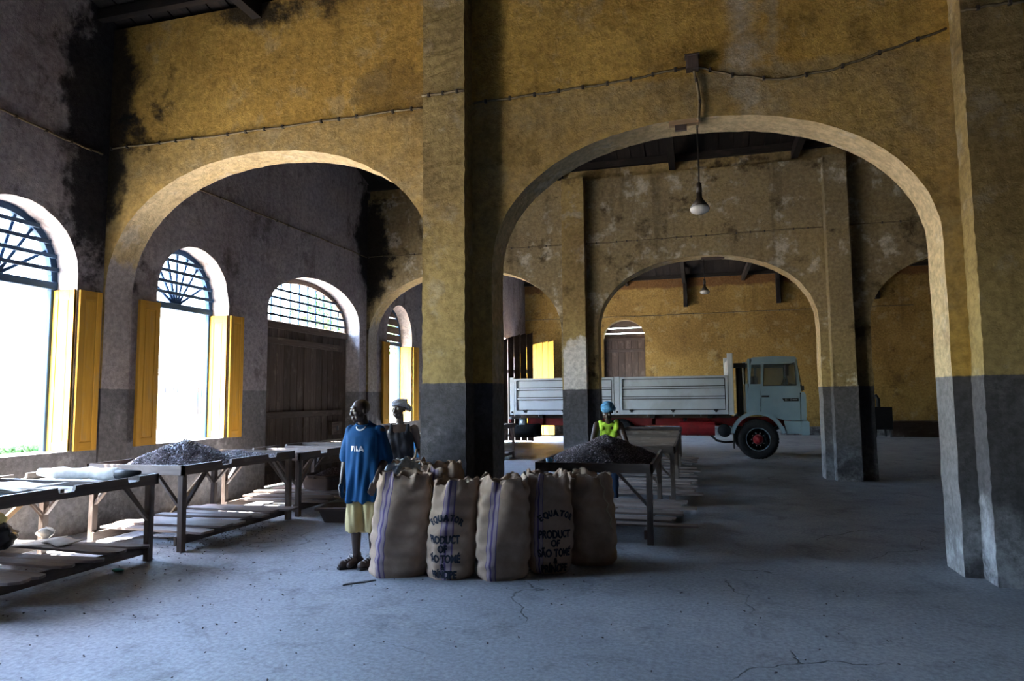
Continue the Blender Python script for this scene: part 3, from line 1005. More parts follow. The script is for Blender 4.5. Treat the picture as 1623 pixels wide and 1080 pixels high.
# by the tail of the truck
table('low bench table at the tail of the white truck', 1.1, 2.62, 17.0, 18.15, .93, group='bean sorting tables', boards=3, seed=9, mat=m_wood_board, near_mat=m_wood_board)

# things lying on the first table
q = MB()
cl = []
NU, NV = 22, 10
def sheet(i, j):
    u, v = i / (NU - 1), j / (NV - 1)
    return (-.55 + 1.05 * u + .03 * math.sin(7 * v), -.26 + .50 * v + .02 * math.sin(9 * u), .012 + .012 * math.sin(11 * u + 3 * v) * math.cos(6 * v) + .008)
q.grid(sheet, NU, NV)
o = q.build('sacking_sheet', m_cloth_white, None, (1.12, 4.95, .842))
tag(o, 'flat white sacking sheet spread on the tray of the first table', 'cloth')
m_ = o.modifiers.new('s', 'SOLIDIFY'); m_.thickness = .006
roll = thing('rolled_sack', 'white sack rolled into a sausage on the first table', 'sack', (1.32, 5.60, .905), R(4))
q = MB()
pts = [(-.52 + .104 * i, .018 * math.sin(i * 1.3), .008 * math.cos(i * 2.1)) for i in range(11)]
q.tube(pts, [.035, .05, .058, .062, .056, .060, .065, .060, .066, .06, .05], 14)
rl = q.build('roll', m_cloth_white, roll)
q = MB(); q.tube([(.46, -.03, .0), (.56, -.035, .005), (.72, -.02, .02)], [.05, .045, .02], 10); q.build('dark_end', m_black_part, roll)

# under the first table: plastic bag, card sheets, crumpled paper, litter
def blob_mesh(name, mat, r, seed, n=18, sq=(1, 1, 1), amp=.25):
    rnd = random.Random(seed)
    ph = [(rnd.uniform(1, 5), rnd.uniform(1, 5), rnd.uniform(0, 6), rnd.uniform(.3, 1)) for _ in range(6)]
    def P(i, j):
        a, b = 2 * PI * i / n, PI * j / (n // 2)
        k = 1 + amp * sum(w * math.sin(p * a * 1.0 // 1 + q_ * b * 2 + f) for p, q_, f, w in ph) / 4
        return (r * k * math.sin(b) * math.cos(a) * sq[0], r * k * math.sin(b) * math.sin(a) * sq[1], r * k * math.cos(b) * sq[2])
    mb = MB()
    mb.grid(P, n, n // 2 + 1, closed_u=True)
    return mb.mesh(name, mat)
bag = thing('plastic_bag', 'knotted black plastic bag with a yellow cloth poking out under the first table', 'bag', (.86, 5.10, .20))
link('bag_body', blob_mesh('bag_body', m_blackbag, .17, 3, 22, (1, 1, .8), .3), bag, (0, 0, .14))
link('yellow_cloth', blob_mesh('yellow_cloth', m_lemon, .09, 5, 16, (1.1, .9, .8), .3), bag, (-.03, .02, .30))
for k, (x, y, rz, w, h, z, lab) in enumerate(((.95, 5.42, .5, .50, .34, .222, 'larger pale card sheet lying on the shelf boards beside the black bag'),
                                               (1.25, 5.50, -.35, .4, .26, .236, 'smaller pale card sheet overlapping the edge of the shelf'))):
    q = MB(); q.grid(lambda i, j: (-w / 2 + w * i / 5, -h / 2 + h * j / 3, .012 * math.sin(i * .9 + j)), 6, 4)
    o = q.build('card_sheet', m_paper, None, (x, y, z), (R(2), R(-2), rz)); tag(o, lab, 'card')
    m_ = o.modifiers.new('s', 'SOLIDIFY'); m_.thickness = .005
o = link('crumpled_paper', blob_mesh('crumpled_paper', m_cloth_white, .075, 9, 16, (1.2, .9, .75), .5), None, (.80, 5.68, .262)); tag(o, 'crumpled white paper ball on the shelf near the back leg', 'paper')
o = link('plastic_wrapper', blob_mesh('plastic_wrapper', m_teal, .045, 11, 14, (1.5, .8, .3), .4), None, (2.02, 5.42, .014)); tag(o, 'small teal plastic wrapper on the floor by the first table', 'litter')
q = MB()
q.prism([(0, 0), (.10, .02), (.20, .015), (.30, .045), (.31, .075), (.18, .06), (.07, .055), (.01, .035)], lambda a, b, d: (a, b, d), 0, .006)
o = q.build('rubber_scrap', m_black_part, None, (4.42, 5.47, .001), (0, 0, R(38))); tag(o, 'torn black rubber scrap on the floor in front of the first sack', 'scrap')

# ------------------------------------------------------------------ bean heaps
def beans(name, n, sample, seed, size=.013, mat=m_bean):
    """n little beans, each an 8-faced seed; sample(rng) -> x, y, z"""
    rg = np.random.default_rng(seed)
    base = np.array([(1, 0, 0), (-1, 0, 0), (0, 1, 0), (0, -1, 0), (0, 0, 1), (0, 0, -1)], float)
    tri = np.array([(0, 2, 4), (2, 1, 4), (1, 3, 4), (3, 0, 4), (2, 0, 5), (1, 2, 5), (3, 1, 5), (0, 3, 5)])
    P = np.array([sample(rg) for _ in range(n)])
    n = len(P)
    a = rg.uniform(0, 2 * PI, n); b = rg.uniform(-.6, .6, n)
    sz = size * rg.uniform(.75, 1.2, n)
    loc = base[None] * np.stack([sz, sz * .58, sz * .42], 1)[:, None]
    ca, sa, cb, sb = np.cos(a), np.sin(a), np.cos(b), np.sin(b)
    x, y, z = loc[..., 0], loc[..., 1], loc[..., 2]
    x2 = x * cb[:, None] + z * sb[:, None]; z2 = -x * sb[:, None] + z * cb[:, None]
    X = x2 * ca[:, None] - y * sa[:, None]; Y = x2 * sa[:, None] + y * ca[:, None]
    vs = np.stack([X, Y, z2], 2) + P[:, None]
    fs = tri[None] + (np.arange(n) * 6)[:, None, None]
    me = bpy.data.meshes.new(name)
    me.from_pydata(vs.reshape(-1, 3).tolist(), [], fs.reshape(-1, 3).tolist())
    me.materials.append(mat)
    me.materials.append(m_bean_pale)
    me.polygons.foreach_set('material_index', np.repeat((rg.random(n) < .24).astype(int), 8).tolist())
    me.polygons.foreach_set('use_smooth', [True] * len(me.polygons))
    return me

def heap(label, x0, x1, y0, y1, zbed, H, n, seed, group='bean heaps'):
    """H(x, y) height over the tray bed; bed of the heap plus loose beans all over it, one stuff object"""
    q = MB()
    nx_, ny_ = 40, 40
    q.grid(lambda i, j: (x0 + (x1 - x0) * i / (nx_ - 1), y0 + (y1 - y0) * j / (ny_ - 1), zbed + max(-.004, H(x0 + (x1 - x0) * i / (nx_ - 1), y0 + (y1 - y0) * j / (ny_ - 1)) - .006)), nx_, ny_)
    def sample(rg):
        for _ in range(60):
            x, y = rg.uniform(x0, x1), rg.uniform(y0, y1)
            h = H(x, y)
            if h > .004 or rg.random() < .04:
                return (x, y, zbed + max(h, 0) + rg.uniform(-.004, .006))
        return (x, y, zbed)
    me = q.mesh('bean_bed', (m_bean, m_bean_pale))
    b = beans('beans', n, sample, seed)
    bm = bmesh.new(); bm.from_mesh(me); bm.from_mesh(b); bm.to_mesh(me); bm.free()
    bpy.data.meshes.remove(b)
    o = link('bean_heap', me)
    return tag(o, label, 'beans', group, 'stuff')

def bump2(x, y, s=0):
    return .012 * math.sin(9 * x + s) * math.cos(8 * y + 2 * s) + .008 * math.sin(21 * x + 13 * y + s)
def H1(x, y):   # second window table
    d = math.hypot((x - 1.32) / .62, (y - 7.05) / .75)
    h = .30 * max(0, 1 - d) ** .9
    d2 = math.hypot((x - 1.5) / .62, (y - 7.7) / .75)
    h = max(h, .10 * max(0, 1 - d2))
    return h + (bump2(x, y) + .004 if h > .005 else -.01)
heap('heap of dark cocoa beans on the tray under the second window', .79, 2.01, 6.25, 8.25, .866, H1, 6500, 1)
def H2(x, y):   # dark table
    d = math.hypot((x - 6.36) / .72, (y - 8.62) / 1.05)
    h = .335 * max(0, 1 - d) ** .85
    return h + (bump2(x, y, 2) + .004 if h > .005 else -.01)
heap('tall heap of dark cocoa beans in front of the woman in green', 5.70, 6.95, 7.73, 9.81, .826, H2, 8500, 2)
def spill(rg):
    k = rg.random()
    if k < .5: return (rg.normal(1.75, .35), rg.normal(7.1, .6), .006)
    if k < .7: return (rg.normal(2.3, .8), rg.normal(5.6, 1.2), .006)
    return (rg.uniform(2, 9), rg.uniform(3.0, 7.2), .006)
me = beans('spilled_beans', 700, spill, 8, .012)
o = link('spilled_beans', me); tag(o, 'loose beans scattered over the concrete floor around the tables', 'beans', None, 'stuff')

# ------------------------------------------------------------------ troughs, cup, bucket
def trough(name, label, loc, rz, L, Wd, Hh, mat, group=None, tilt=0.0, flare=.82, round_=False):
    t = thing(name, label, 'trough', loc, rz, group)
    def loop(k, z):
        a, b = L / 2 * k, Wd / 2 * k
        r = .09 if round_ else .05
        pts = []
        for cx, cy, g0 in ((a - r, b - r, 0), (-a + r, b - r, 90), (-a + r, -b + r, 180), (a - r, -b + r, 270)):
            for s_ in range(5):
                g = R(g0 + 22.5 * s_)
                pts.append((cx + r * math.cos(g), cy + r * math.sin(g), z))
        return pts
    rows = [loop(flare, 0), loop((1 + flare) / 2, Hh * .5), loop(1, Hh), loop(.94, Hh), loop((1 + flare) / 2 * .92, Hh * .5), loop(flare * .9, .03)]
    n = 20
    q = MB()
    fs = [(j * n + i, j * n + (i + 1) % n, (j + 1) * n + (i + 1) % n, (j + 1) * n + i) for j in range(len(rows) - 1) for i in range(n)]
    fs += [tuple(range(n - 1, -1, -1)), tuple(range((len(rows) - 1) * n, len(rows) * n))]
    q.add([p for r_ in rows for p in r_], fs)
    q.build('trough_body', mat, t)
    q = MB()
    r2 = [loop(1.0, Hh), loop(1.055, Hh - .004), loop(1.055, Hh - .04), loop(.985, Hh - .04)]
    q.add([p for r_ in r2 for p in r_], [(j * n + i, j * n + (i + 1) % n, (j + 1) * n + (i + 1) % n, (j + 1) * n + i) for j in range(3) for i in range(n)])
    q.build('rim', mat, t)
    for sx in (-1, 1):
        q = MB(); q.box((sx * L / 2 * 1.02 - .05, -.07, Hh - .05), (sx * L / 2 * 1.02 + .05, .07, Hh - .02), .006); q.build('grip', mat, t)
    return t
tr = trough('bean_trough', 'deep wooden trough filled with beans on a table shelf', (1.72, 9.93, .215), R(80), .95, .62, .24, m_trough, 'wooden troughs')
def Htr(x, y): return max(0, .16 * (1 - math.hypot((x - 1.72) / .34, (y - 9.95) / .46))) + .0
me = beans('trough_beans', 2200, lambda rg: (lambda x, y: (x, y, .215 + .17 + Htr(x, y)))(rg.uniform(1.46, 1.98), rg.uniform(9.54, 10.34)), 12)
q = MB(); q.grid(lambda i, j: (1.45 + .54 * i / 15, 9.53 + .82 * j / 15, .215 + .165 + Htr(1.45 + .54 * i / 15, 9.53 + .82 * j / 15)), 16, 16)
bmx = bmesh.new(); bmx.from_mesh(q.mesh('x', (m_bean, m_bean_pale))); bmx.from_mesh(me); bmx.to_mesh(me); bmx.free()
o = link('trough_beans', me); tag(o, 'dark beans mounded inside the deep wooden trough', 'beans', 'bean heaps', 'stuff')
trough('empty_trough', 'empty dark wooden trough standing on the floor behind the man', (2.95, 8.42, 0), R(12), .95, .5, .2, m_trough, 'wooden troughs', round_=True)

cup = thing('cup', 'small blue cup at the edge of the tall bean heap', 'cup', (5.80, 7.80, .826))
q = MB(); q.lathe([(.0, 0), (.032, 0), (.042, .11), (.038, .11), (.03, .01), (0, .01)], 16); q.build('cup_body', m_bucket, cup)
q = MB(); q.tube([(.038, 0, .09), (.07, 0, .085), (.07, 0, .045), (.036, 0, .035)], .006, 6); q.build('handle', m_bucket, cup)

cr = thing('wooden_crate', 'slatted wooden crate under the blue bucket', 'crate', (2.62, 11.5, 0), R(6))
for k in range(4):
    z_ = .03 + .14 * k
    for (a, b) in (((-.28, -.24), (.28, -.24)), ((.28, -.24), (.28, .24)), ((.28, .24), (-.28, .24)), ((-.28, .24), (-.28, -.24))):
        q = MB(); q.beam((a[0], a[1], z_ + .05), (b[0], b[1], z_ + .05), .02, .10, ch=.003); q.build('slat', m_wood_table, cr)
for sx in (-1, 1):
    for sy in (-1, 1):
        q = MB(); q.box((sx * .26 - .02, sy * .22 - .02, 0), (sx * .26 + .02, sy * .22 + .02, .57)); q.build('corner_post', m_wood_table, cr)
for k in range(4):
    q = MB(); q.box((-.28 + .14 * k + .004, -.25, .555), (-.28 + .14 * (k + 1) - .004, .25, .577)); q.build('top_slat', m_wood_board, cr)
bk = thing('bucket', 'ribbed blue plastic bucket between the woman and the central pier', 'bucket', (2.62, 11.5, .577))
prof = [(0, 0), (.115, 0)]
for k in range(9):
    z_ = .02 + .028 * k
    r_ = .118 + .0042 * k
    prof += [(r_, z_), (r_ + .006, z_ + .010), (r_, z_ + .020)]
prof += [(.165, .275), (.172, .285), (.172, .30), (.158, .30), (.15, .27), (.11, .012), (0, .012)]
q = MB(); q.lathe(prof, 26); q.build('bucket_body', m_bucket, bk)
q = MB(); q.tube([(.165 * math.cos(g), .165 * math.sin(g) * .25 + .06 * 0, .29 + .15 * math.sin(g)) for g in [PI * i / 14 for i in range(15)]], .004, 6); q.build('handle', m_grey_metal, bk)
# boards piled on the far end of the table past the door
for k, (dx, dz, rz) in enumerate(((0, 0, .04), (.03, .028, -.03), (-.02, .056, .02), (.04, .084, -.05))):
    q = MB(); q.beam((-.6, 0, .013), (.6, 0, .013), .30, .024, ch=.003)
    o = q.build('loose_board', m_wood_board if k % 2 else m_paper, None, (1.75 + dx, 12.55, .885 + dz), (0, 0, rz))
    tag(o, ['lowest pale board of the small stack past the plank door', 'second grey board of the small stack past the plank door', 'third pale board of the small stack past the plank door', 'topmost grey board of the small stack past the plank door'][k], 'board', 'boards stacked on the far table')

# ------------------------------------------------------------------ burlap sacks
def text_mesh(body, size, embolden=.012):
    c = bpy.data.curves.new('t', 'FONT')
    c.body = body
    c.size = size
    c.align_x = 'CENTER'
    c.offset = embolden * size
    o = bpy.data.objects.new('t', c)
    COL.objects.link(o)
    bpy.context.view_layer.update()
    me = bpy.data.meshes.new_from_object(o.evaluated_get(bpy.context.evaluated_depsgraph_get()))
    bpy.data.objects.remove(o)
    bpy.data.curves.remove(c)
    bm = bmesh.new(); bm.from_mesh(me)
    bmesh.ops.triangulate(bm, faces=bm.faces)
    for _ in range(3):
        es = [e for e in bm.edges if e.calc_length() > size * .3]
        if not es: break
        bmesh.ops.subdivide_edges(bm, edges=es, cuts=1)
        bmesh.ops.triangulate(bm, faces=bm.faces)
    vs = [v.co.copy() for v in bm.verts]
    bm.verts.index_update()
    fs = [tuple(v.index for v in f.verts) for f in bm.faces]
    bm.free()
    bpy.data.meshes.remove(me)
    return vs, fs

def sack(label, cx, cy, rz, w, d, h, seed, lean=(0, 0), stripe=None, printed=False, string=None, liner=False, group='burlap sacks of beans', open_=True, topw=.92, flare=(0, 0)):
    """sack whose stripe is a fraction of the girth (0.75 faces the front)"""
    rnd = random.Random(seed)
    t = thing('burlap_sack', label, 'sack', (cx, cy, 0), rz, group)
    ph = [rnd.uniform(0, 6) for _ in range(10)]
    def prof(v):       # half-width factor over the height 0..1
        base = .90 + .16 * math.sin(min(1, v / .42) * PI / 2) - .12 * max(0, (v - .42) / .58) ** 1.4 * (1.0 / max(.01, topw)) * .9
        if v < .05: base *= .90 + .10 * (v / .05) ** .5
        return base
    def P(u, v, inset=0.0):
        g = 2 * PI * u
        c, s_ = math.cos(g), math.sin(g)
        ex = 2.0 / (2.9 - .5 * v)
        k = prof(v)
        if v > .92: k *= 1 - .9 * (v - .92) * (1.0 if open_ else 3.5)
        fold = .012 * math.sin(3 * g + ph[0] + 3 * v) + .008 * math.sin(7 * g + ph[1] - 5 * v)
        crease = .009 * math.sin(38 * v + 2.2 * math.sin(g * 2 + ph[2]) + ph[3]) * (.4 + .6 * math.sin(5 * v + ph[4]) ** 2)
        crease += .005 * math.sin(70 * v + 3 * math.sin(g + ph[5])) * max(0, 1 - v * 2.2)
        pucker = .016 * math.sin(11 * g + ph[6]) * max(0, (v - .82) / .18) + .010 * math.sin(17 * g + ph[7]) * max(0, (v - .86) / .14)
        rr = 1 + (fold + crease + pucker) / .24
        ear = 1 + .07 * max(0, 1 - v / .14) * (abs(c) ** 6)
        x = (w / 2 - inset) * k * rr * ear * math.copysign(abs(c) ** ex, c)
        y = (d / 2 - inset) * k * rr * math.copysign(abs(s_) ** ex, s_)
        z = h * v
        if v > .9: z += (.022 * math.sin(5 * g + ph[8]) + .018 * math.sin(2 * g + ph[9]) + .012 * math.sin(13 * g + ph[2])) * (v - .9) / .1
        if v < .06: z = max(0.0, z)
        bend = v * v * .5 + v * .5
        x += lean[0] * bend + flare[0] * (1 - v) ** 3 * (1 if (c < 0) else 0) * abs(c)
        y += lean[1] * bend
        return V(x, y, z)
    NU, NV = 72, 54
    q = MB()
    us = stripe if stripe is not None else .25
    vv = [((j / (NV - 1)) ** .9) for j in range(NV)]
    q.grid(lambda i, j: P(i / NU, vv[j]), NU, NV, closed_u=True, uvf=lambda i, j: (i / NU - us + .5, vv[min(j, NV - 1)]))
    # the mouth: hem folded out, then down inside to the beans
    q.grid(lambda i, j: [P(i / NU, 1.0), P(i / NU, 1.0) * 1.0 + V(0, 0, .012), P(i / NU, .985, .02), P(i / NU, .93, .03), P(i / NU, .88, .035)][j], NU, 5, closed_u=True, uvf=lambda i, j: (.1, .9))
    q.add([P(i / NU, 0) for i in range(NU)], [tuple(range(NU - 1, -1, -1))])
    q.build('sack_body', m_burlap, t)
    # beans in the mouth
    q = MB()
    cen = V(lean[0], lean[1], h * .925)
    rows = [0, .3, .6, .85, 1.0]
    q.grid(lambda i, j: cen.lerp(P(i / 36, .9, .034), rows[j]) + V(0, 0, (.02 * (1 - rows[j])) + rnd.uniform(-.004, .004)), 36, 5, closed_u=True)
    me = q.mesh('beans_inside', (m_bean, m_bean_pale))
    def sm_(rg):
        u, r_ = rg.random(), math.sqrt(rg.random()) * .96
        p = cen.lerp(P(u, .9, .034), r_)
        return (p.x, p.y, p.z + .02 * (1 - r_) + rg.uniform(0, .005))
    b = beans('b', 420, sm_, seed + 50)
    bm = bmesh.new(); bm.from_mesh(me); bm.from_mesh(b); bm.to_mesh(me); bm.free()
    bo = link('beans_inside', me, t); bo['kind'] = 'stuff'
    # torn hem flaps standing up round the mouth
    for k in range(9):
        q = MB()
        u0 = rnd.random(); du = rnd.uniform(.04, .09); hh = rnd.uniform(.012, .045)
        n = 7
        pts0 = [P(u0 + du * i / (n - 1), .985, .004) for i in range(n)]
        pts1 = [p + V(rnd.uniform(-.018, .018), rnd.uniform(-.018, .018), hh * math.sin(PI * (i + .3) / (n - .4)) + .006) for i, p in enumerate(pts0)]
        vs = pts0 + pts1 + [p + V(0, .004, 0) for p in pts1] + [p + V(0, .006, 0) for p in pts0]
        fs = [(r * n + i, r * n + i + 1, (r + 1) * n + i + 1, (r + 1) * n + i) for r in range(3) for i in range(n - 1)]
        q.add(vs, fs, [[(.1, .9)] * 4] * len(fs), True)
        q.build('frayed_hem', m_burlap if not liner else m_liner, t)
    if liner:
        q = MB()
        u0 = .52
        q.grid(lambda i, j: P(u0 + .42 * i / 20, [.86, .93, .985, 1.0, .99][j], [-.012, -.016, -.012, -.002, .02][j]) + V(0, 0, [0, 0, .005, .014 + .012 * math.sin(i * 1.3) + .008 * math.sin(i * 3.1), .006][j]), 21, 5)
        lo = q.build('pale_liner', m_liner, t)
        lo['label'] = 'pale inner liner folded over the mouth'
        m_ = lo.modifiers.new('s', 'SOLIDIFY'); m_.thickness = .004
    if string is not None:
        q = MB(); q.tube([P(string + .012 * math.sin(4 * k) + .004 * k, .97 - k * .055) + (P(string, .5) - V(lean[0] * .4, lean[1] * .4, h * .5)).normalized() * .006 for k in range(11)], .0055, 6)
        q.build('seam_twine', m_string, t)
    if printed:
        girth = PI * (w + d) / 2 * .98
        def put(vs, fs, tx, tz, rot=0.0):
            cr, sr = math.cos(rot), math.sin(rot)
            out = []
            for p in vs:
                x, y = p.x * cr - p.y * sr + tx, p.x * sr + p.y * cr + tz
                u, v = float(np.interp(x, arcs, arcu)), max(.004, y / h)
                a = P(u, v)
                e1, e2 = P(u + .004, v) - a, P(u, v + .006) - a
                nrm = e1.cross(e2).normalized()
                out.append(a + nrm * .0035)
            return out, fs
        PC = printed
        arcu = [PC - .3 + .6 * i / 240 for i in range(241)]
        ring_ = [P(u_, .30) for u_ in arcu]
        acc_ = [0.0]
        for i in range(240): acc_.append(acc_[-1] + (ring_[i + 1] - ring_[i]).length)
        arcs = [a_ - acc_[120] for a_ in acc_]
        q = MB()
        for body, tz, size in (('PRODUCT', .335, .078), ('OF', .255, .074), ('S\u00c3O TOM\u00c9', .165, .078), ('&', .098, .066), ('PR\u00cdNCIPE', .022, .078)):
            vs, fs = text_mesh(body, size, .022)
            vs = [V(p.x * .84, p.y * 1.22, 0) for p in vs]
            for dx, dz in ((-.0028, 0), (.0028, 0), (0, .0024), (0, -.0024)):
                o_, f_ = put(vs, fs, -.035 + dx, tz + dz)
                q.add(o_, f_)
        for k, ch in enumerate('EQUATOR'):
            ang = R(34 - 68 * k / 6)
            rad = .27
            vs, fs = text_mesh(ch, .074, .022)
            vs = [V(p.x * .85, p.y * 1.05 - .025, 0) for p in vs]
            for dx, dz in ((-.004, 0), (.004, 0), (0, .003), (0, -.003)):
                o_, f_ = put(vs, fs, -.02 - rad * math.sin(ang) + dx, .50 - rad + rad * math.cos(ang) + .06 + dz, ang)
                q.add(o_, f_)
        me = q.mesh('stencil_lettering', m_ink)
        lo = link('stencil_lettering', me, t); lo['kind'] = 'stuff'
    return t

sack('sack beside the man, purple stripe at its edge and pale twine down the seam', 4.735, 5.985, R(24), .53, .40, .925, 1, lean=(.055, .02), stripe=.655, string=.905, flare=(-.04, 0))
sack('stencilled sack between the twine-seamed sack and the plain front striped sack', 5.235, 6.03, R(23), .455, .40, .865, 2, lean=(.05, .03), stripe=.715, printed=.722)
sack('sack with purple stripe standing in front of the pier, third from the man', 5.695, 6.10, R(22), .47, .40, .895, 3, lean=(.045, .03), stripe=.69)
sack('shaded stencilled sack, fourth from the man, next to the last one', 6.075, 6.45, R(20), .42, .40, .905, 4, lean=(.0, .03), stripe=.675, printed=.785)
sack('dark plain sack at the end of the row farthest from the man', 6.43, 6.83, R(18), .48, .42, .86, 5, lean=(-.01, .02), string=.80)
sack('sack with a pale liner standing behind the first sack', 4.475, 6.50, R(30), .44, .36, .985, 6, lean=(.05, .0), stripe=.3, liner=True)
sack('open sack brimming with beans pushed against the foot of the central pier', 4.97, 6.475, R(20), .46, .36, .975, 7, lean=(.0, -.02), stripe=.70)
st = thing('wooden_scoop', 'pale wooden scoop handle lying on the mouth of the liner sack', 'scoop', (4.60, 6.60, .985), R(35))
q = MB(); q.tube([(-.04, 0, 0.0), (.02, 0, .05), (.03, .01, .13)], [.012, .011, .009], 8); q.build('handle', m_wood_pale, st)
q = MB(); q.box((-.06, -.05, -.012), (.10, .05, .006), .004); q.build('blade', m_wood_pale, st)

# ------------------------------------------------------------------ people
def capsule(mb, p0, r0, p1, r1, n=16):
    p0, p1 = Vector(p0), Vector(p1)
    d = (p1 - p0)
    L = d.length
    z = d.normalized() if L > 1e-6 else V(0, 0, 1)
    x = z.orthogonal().normalized(); y = z.cross(x)
    prof = []
    m = 6
    for i in range(m + 1):
        g = -PI / 2 + PI / 2 * i / m
        prof.append((max(1e-4, r0 * math.cos(g)), r0 * math.sin(g)))
    for i in range(m + 1):
        g = PI / 2 * i / m
        prof.append((max(1e-4, r1 * math.cos(g)), L + r1 * math.sin(g)))
    mb.lathe(prof, n, p0, x, y, z)

def ell(mb, c, r, rot=None, n=22):
    M = rot or Matrix.Identity(3)
    prof = [(max(1e-4, math.sin(PI * i / 14)), -math.cos(PI * i / 14)) for i in range(15)]
    b = len(mb.v)
    mb.lathe(prof, n)
    for k in range(b, len(mb.v)):
        p = Vector(mb.v[k])
        mb.v[k] = tuple(Vector(c) + M @ Vector((p.x * r[0], p.y * r[1], p.z * r[2])))

def loft(mb, rings, n=28):
    """rings = (cx, cy, z, rx, ry, exponent)"""
    def P(i, j):
        cx, cy, z, rx, ry, ex = rings[j]
        g = 2 * PI * i / n
        c, s_ = math.cos(g), math.sin(g)
        return (cx + rx * math.copysign(abs(c) ** (2 / ex), c), cy + ry * math.copysign(abs(s_) ** (2 / ex), s_), z)
    b = len(mb.v)
    mb.grid(P, n, len(rings), closed_u=True)
    m = len(rings)
    mb.f += [tuple(b + k for k in range(n - 1, -1, -1)), tuple(b + (m - 1) * n + k for k in range(n))]
    mb.uv += [[(0, 0)] * n] * 2
    mb.sm += [False, False]

def fuse(name, mb, mat, parent, voxel, smooth=4, folds=None):
    """melt overlapping solids into one continuous skin"""
    o = mb.build(name, mat, parent)
    m_ = o.modifiers.new('r', 'REMESH'); m_.mode = 'VOXEL'; m_.voxel_size = voxel; m_.use_smooth_shade = True
    s_ = o.modifiers.new('s', 'SMOOTH'); s_.factor = .5; s_.iterations = smooth
    bake(o)
    me = o.data
    if folds:
        n = len(me.vertices)
        co = np.empty(n * 3); no = np.empty(n * 3)
        me.vertices.foreach_get('co', co)
        me.vertex_normals.foreach_get('vector', no)
        co = co.reshape(-1, 3); no = no.reshape(-1, 3)
        co += no * folds(co[:, 0], co[:, 1], co[:, 2])[:, None]
        me.vertices.foreach_set('co', co.ravel())
        me.update()
    me.materials.clear(); me.materials.append(mat)
    me.polygons.foreach_set('use_smooth', [True] * len(me.polygons))
    return o

def head(mb, c, yaw, pitch=0.0, k=1.0, female=False):
    """skull, jaw, brow, nose, lips, ears around c, the centre of the head; faces -y before yaw"""
    M = Matrix.Rotation(yaw, 3, 'Z') @ Matrix.Rotation(pitch, 3, 'X')
    c = Vector(c)
    w = lambda x, y, z: c + M @ (Vector((x, y, z)) * k)
    e = lambda p, r, q=None: ell(mb, w(*p), tuple(a * k for a in r), M @ q if q else M)
    e((0, .012, .030), (.073, .092, .082))
    e((0, -.030, -.015), (.058, .062, .078))
    e((0, -.040, -.072), (.040, .042, .036))
    e((0, -.066, -.094), (.020, .018, .016))
    e((-.036, -.030, -.058), (.026, .045, .036)); e((.036, -.030, -.058), (.026, .045, .036))
    e((0, -.078, .034), (.050, .016, .012))
    for s_ in (-1, 1):
        e((s_ * .043, -.062, -.018), (.020, .020, .017))
        e((s_ * .031, -.080, .006), (.015, .009, .008))
        e((s_ * .074, .010, -.008), (.008, .020, .032))
        e((s_ * .013, -.096, -.036), (.011, .012, .009))
    capsule(mb, w(0, -.084, .015), .009 * k, w(0, -.101, -.030), .014 * k)
    e((0, -.089, -.062), (.024, .010, .007)); e((0, -.087, -.074), (.022, .010, .008))
    return M, w

def eyes(parent, w, k=1.0):
    for s_ in (-1, 1):
        q = MB(); ell(q, w(s_ * .031, -.079, .006), (.0125 * k,) * 3, None, 14)
        e_ = q.build('eye', m_eye, parent)
        q = MB(); ell(q, w(s_ * .030 - .001, -.0885, .006), (.0052 * k,) * 3, None, 10)
        q.build('iris', m_black_part, e_)

def hand(mb, wrist, d, palm_n, thumb_side, k=1.0, curl=.5):
    """palm and five fingers; d = way the hand points, palm_n = way the palm faces"""
    d = Vector(d).normalized(); pn = Vector(palm_n).normalized()
    pn = (pn - d * pn.dot(d)).normalized()
    s_ = d.cross(pn).normalized() * thumb_side
    W_ = Vector(wrist)
    rot = Matrix((s_, pn, d)).transposed()
    ell(mb, W_ + d * .048 * k, (.039 * k, .0145 * k, .052 * k), rot)
    capsule(mb, W_ - d * .03, .024 * k, W_ + d * .02 * k, .022 * k, 12)
    for i, (off, ln) in enumerate(((.029, .068), (.010, .076), (-.010, .070), (-.029, .055))):
        p = W_ + d * (.086 * k) + s_ * off * k
        dirv = d.copy()
        rr = .0088 * k
        for seg in range(3):
            a = curl * (.35 + .45 * seg) * (1 + .15 * i)
            dv = (d * math.cos(a) + pn * math.sin(a)).normalized()
            q_ = p + dv * ln * k * (.46, .30, .24)[seg]
            capsule(mb, p, rr, q_, rr * .92, 10)
            p = q_; rr *= .93
    p = W_ + d * .022 * k + s_ * .030 * k
    for seg in range(3):
        dv = (d * (.72 + .12 * seg) + s_ * (.65 - .28 * seg) + pn * (.25 + .25 * seg)).normalized()
        q_ = p + dv * (.036, .030, .024)[seg] * k
        capsule(mb, p, (.0135, .011, .0098)[seg] * k, q_, (.011, .0098, .009)[seg] * k, 10)
        p = q_

def limb(mb, pts):
    for (a, ra), (b, rb) in zip(pts[:-1], pts[1:]):
        capsule(mb, a, ra, b, rb)

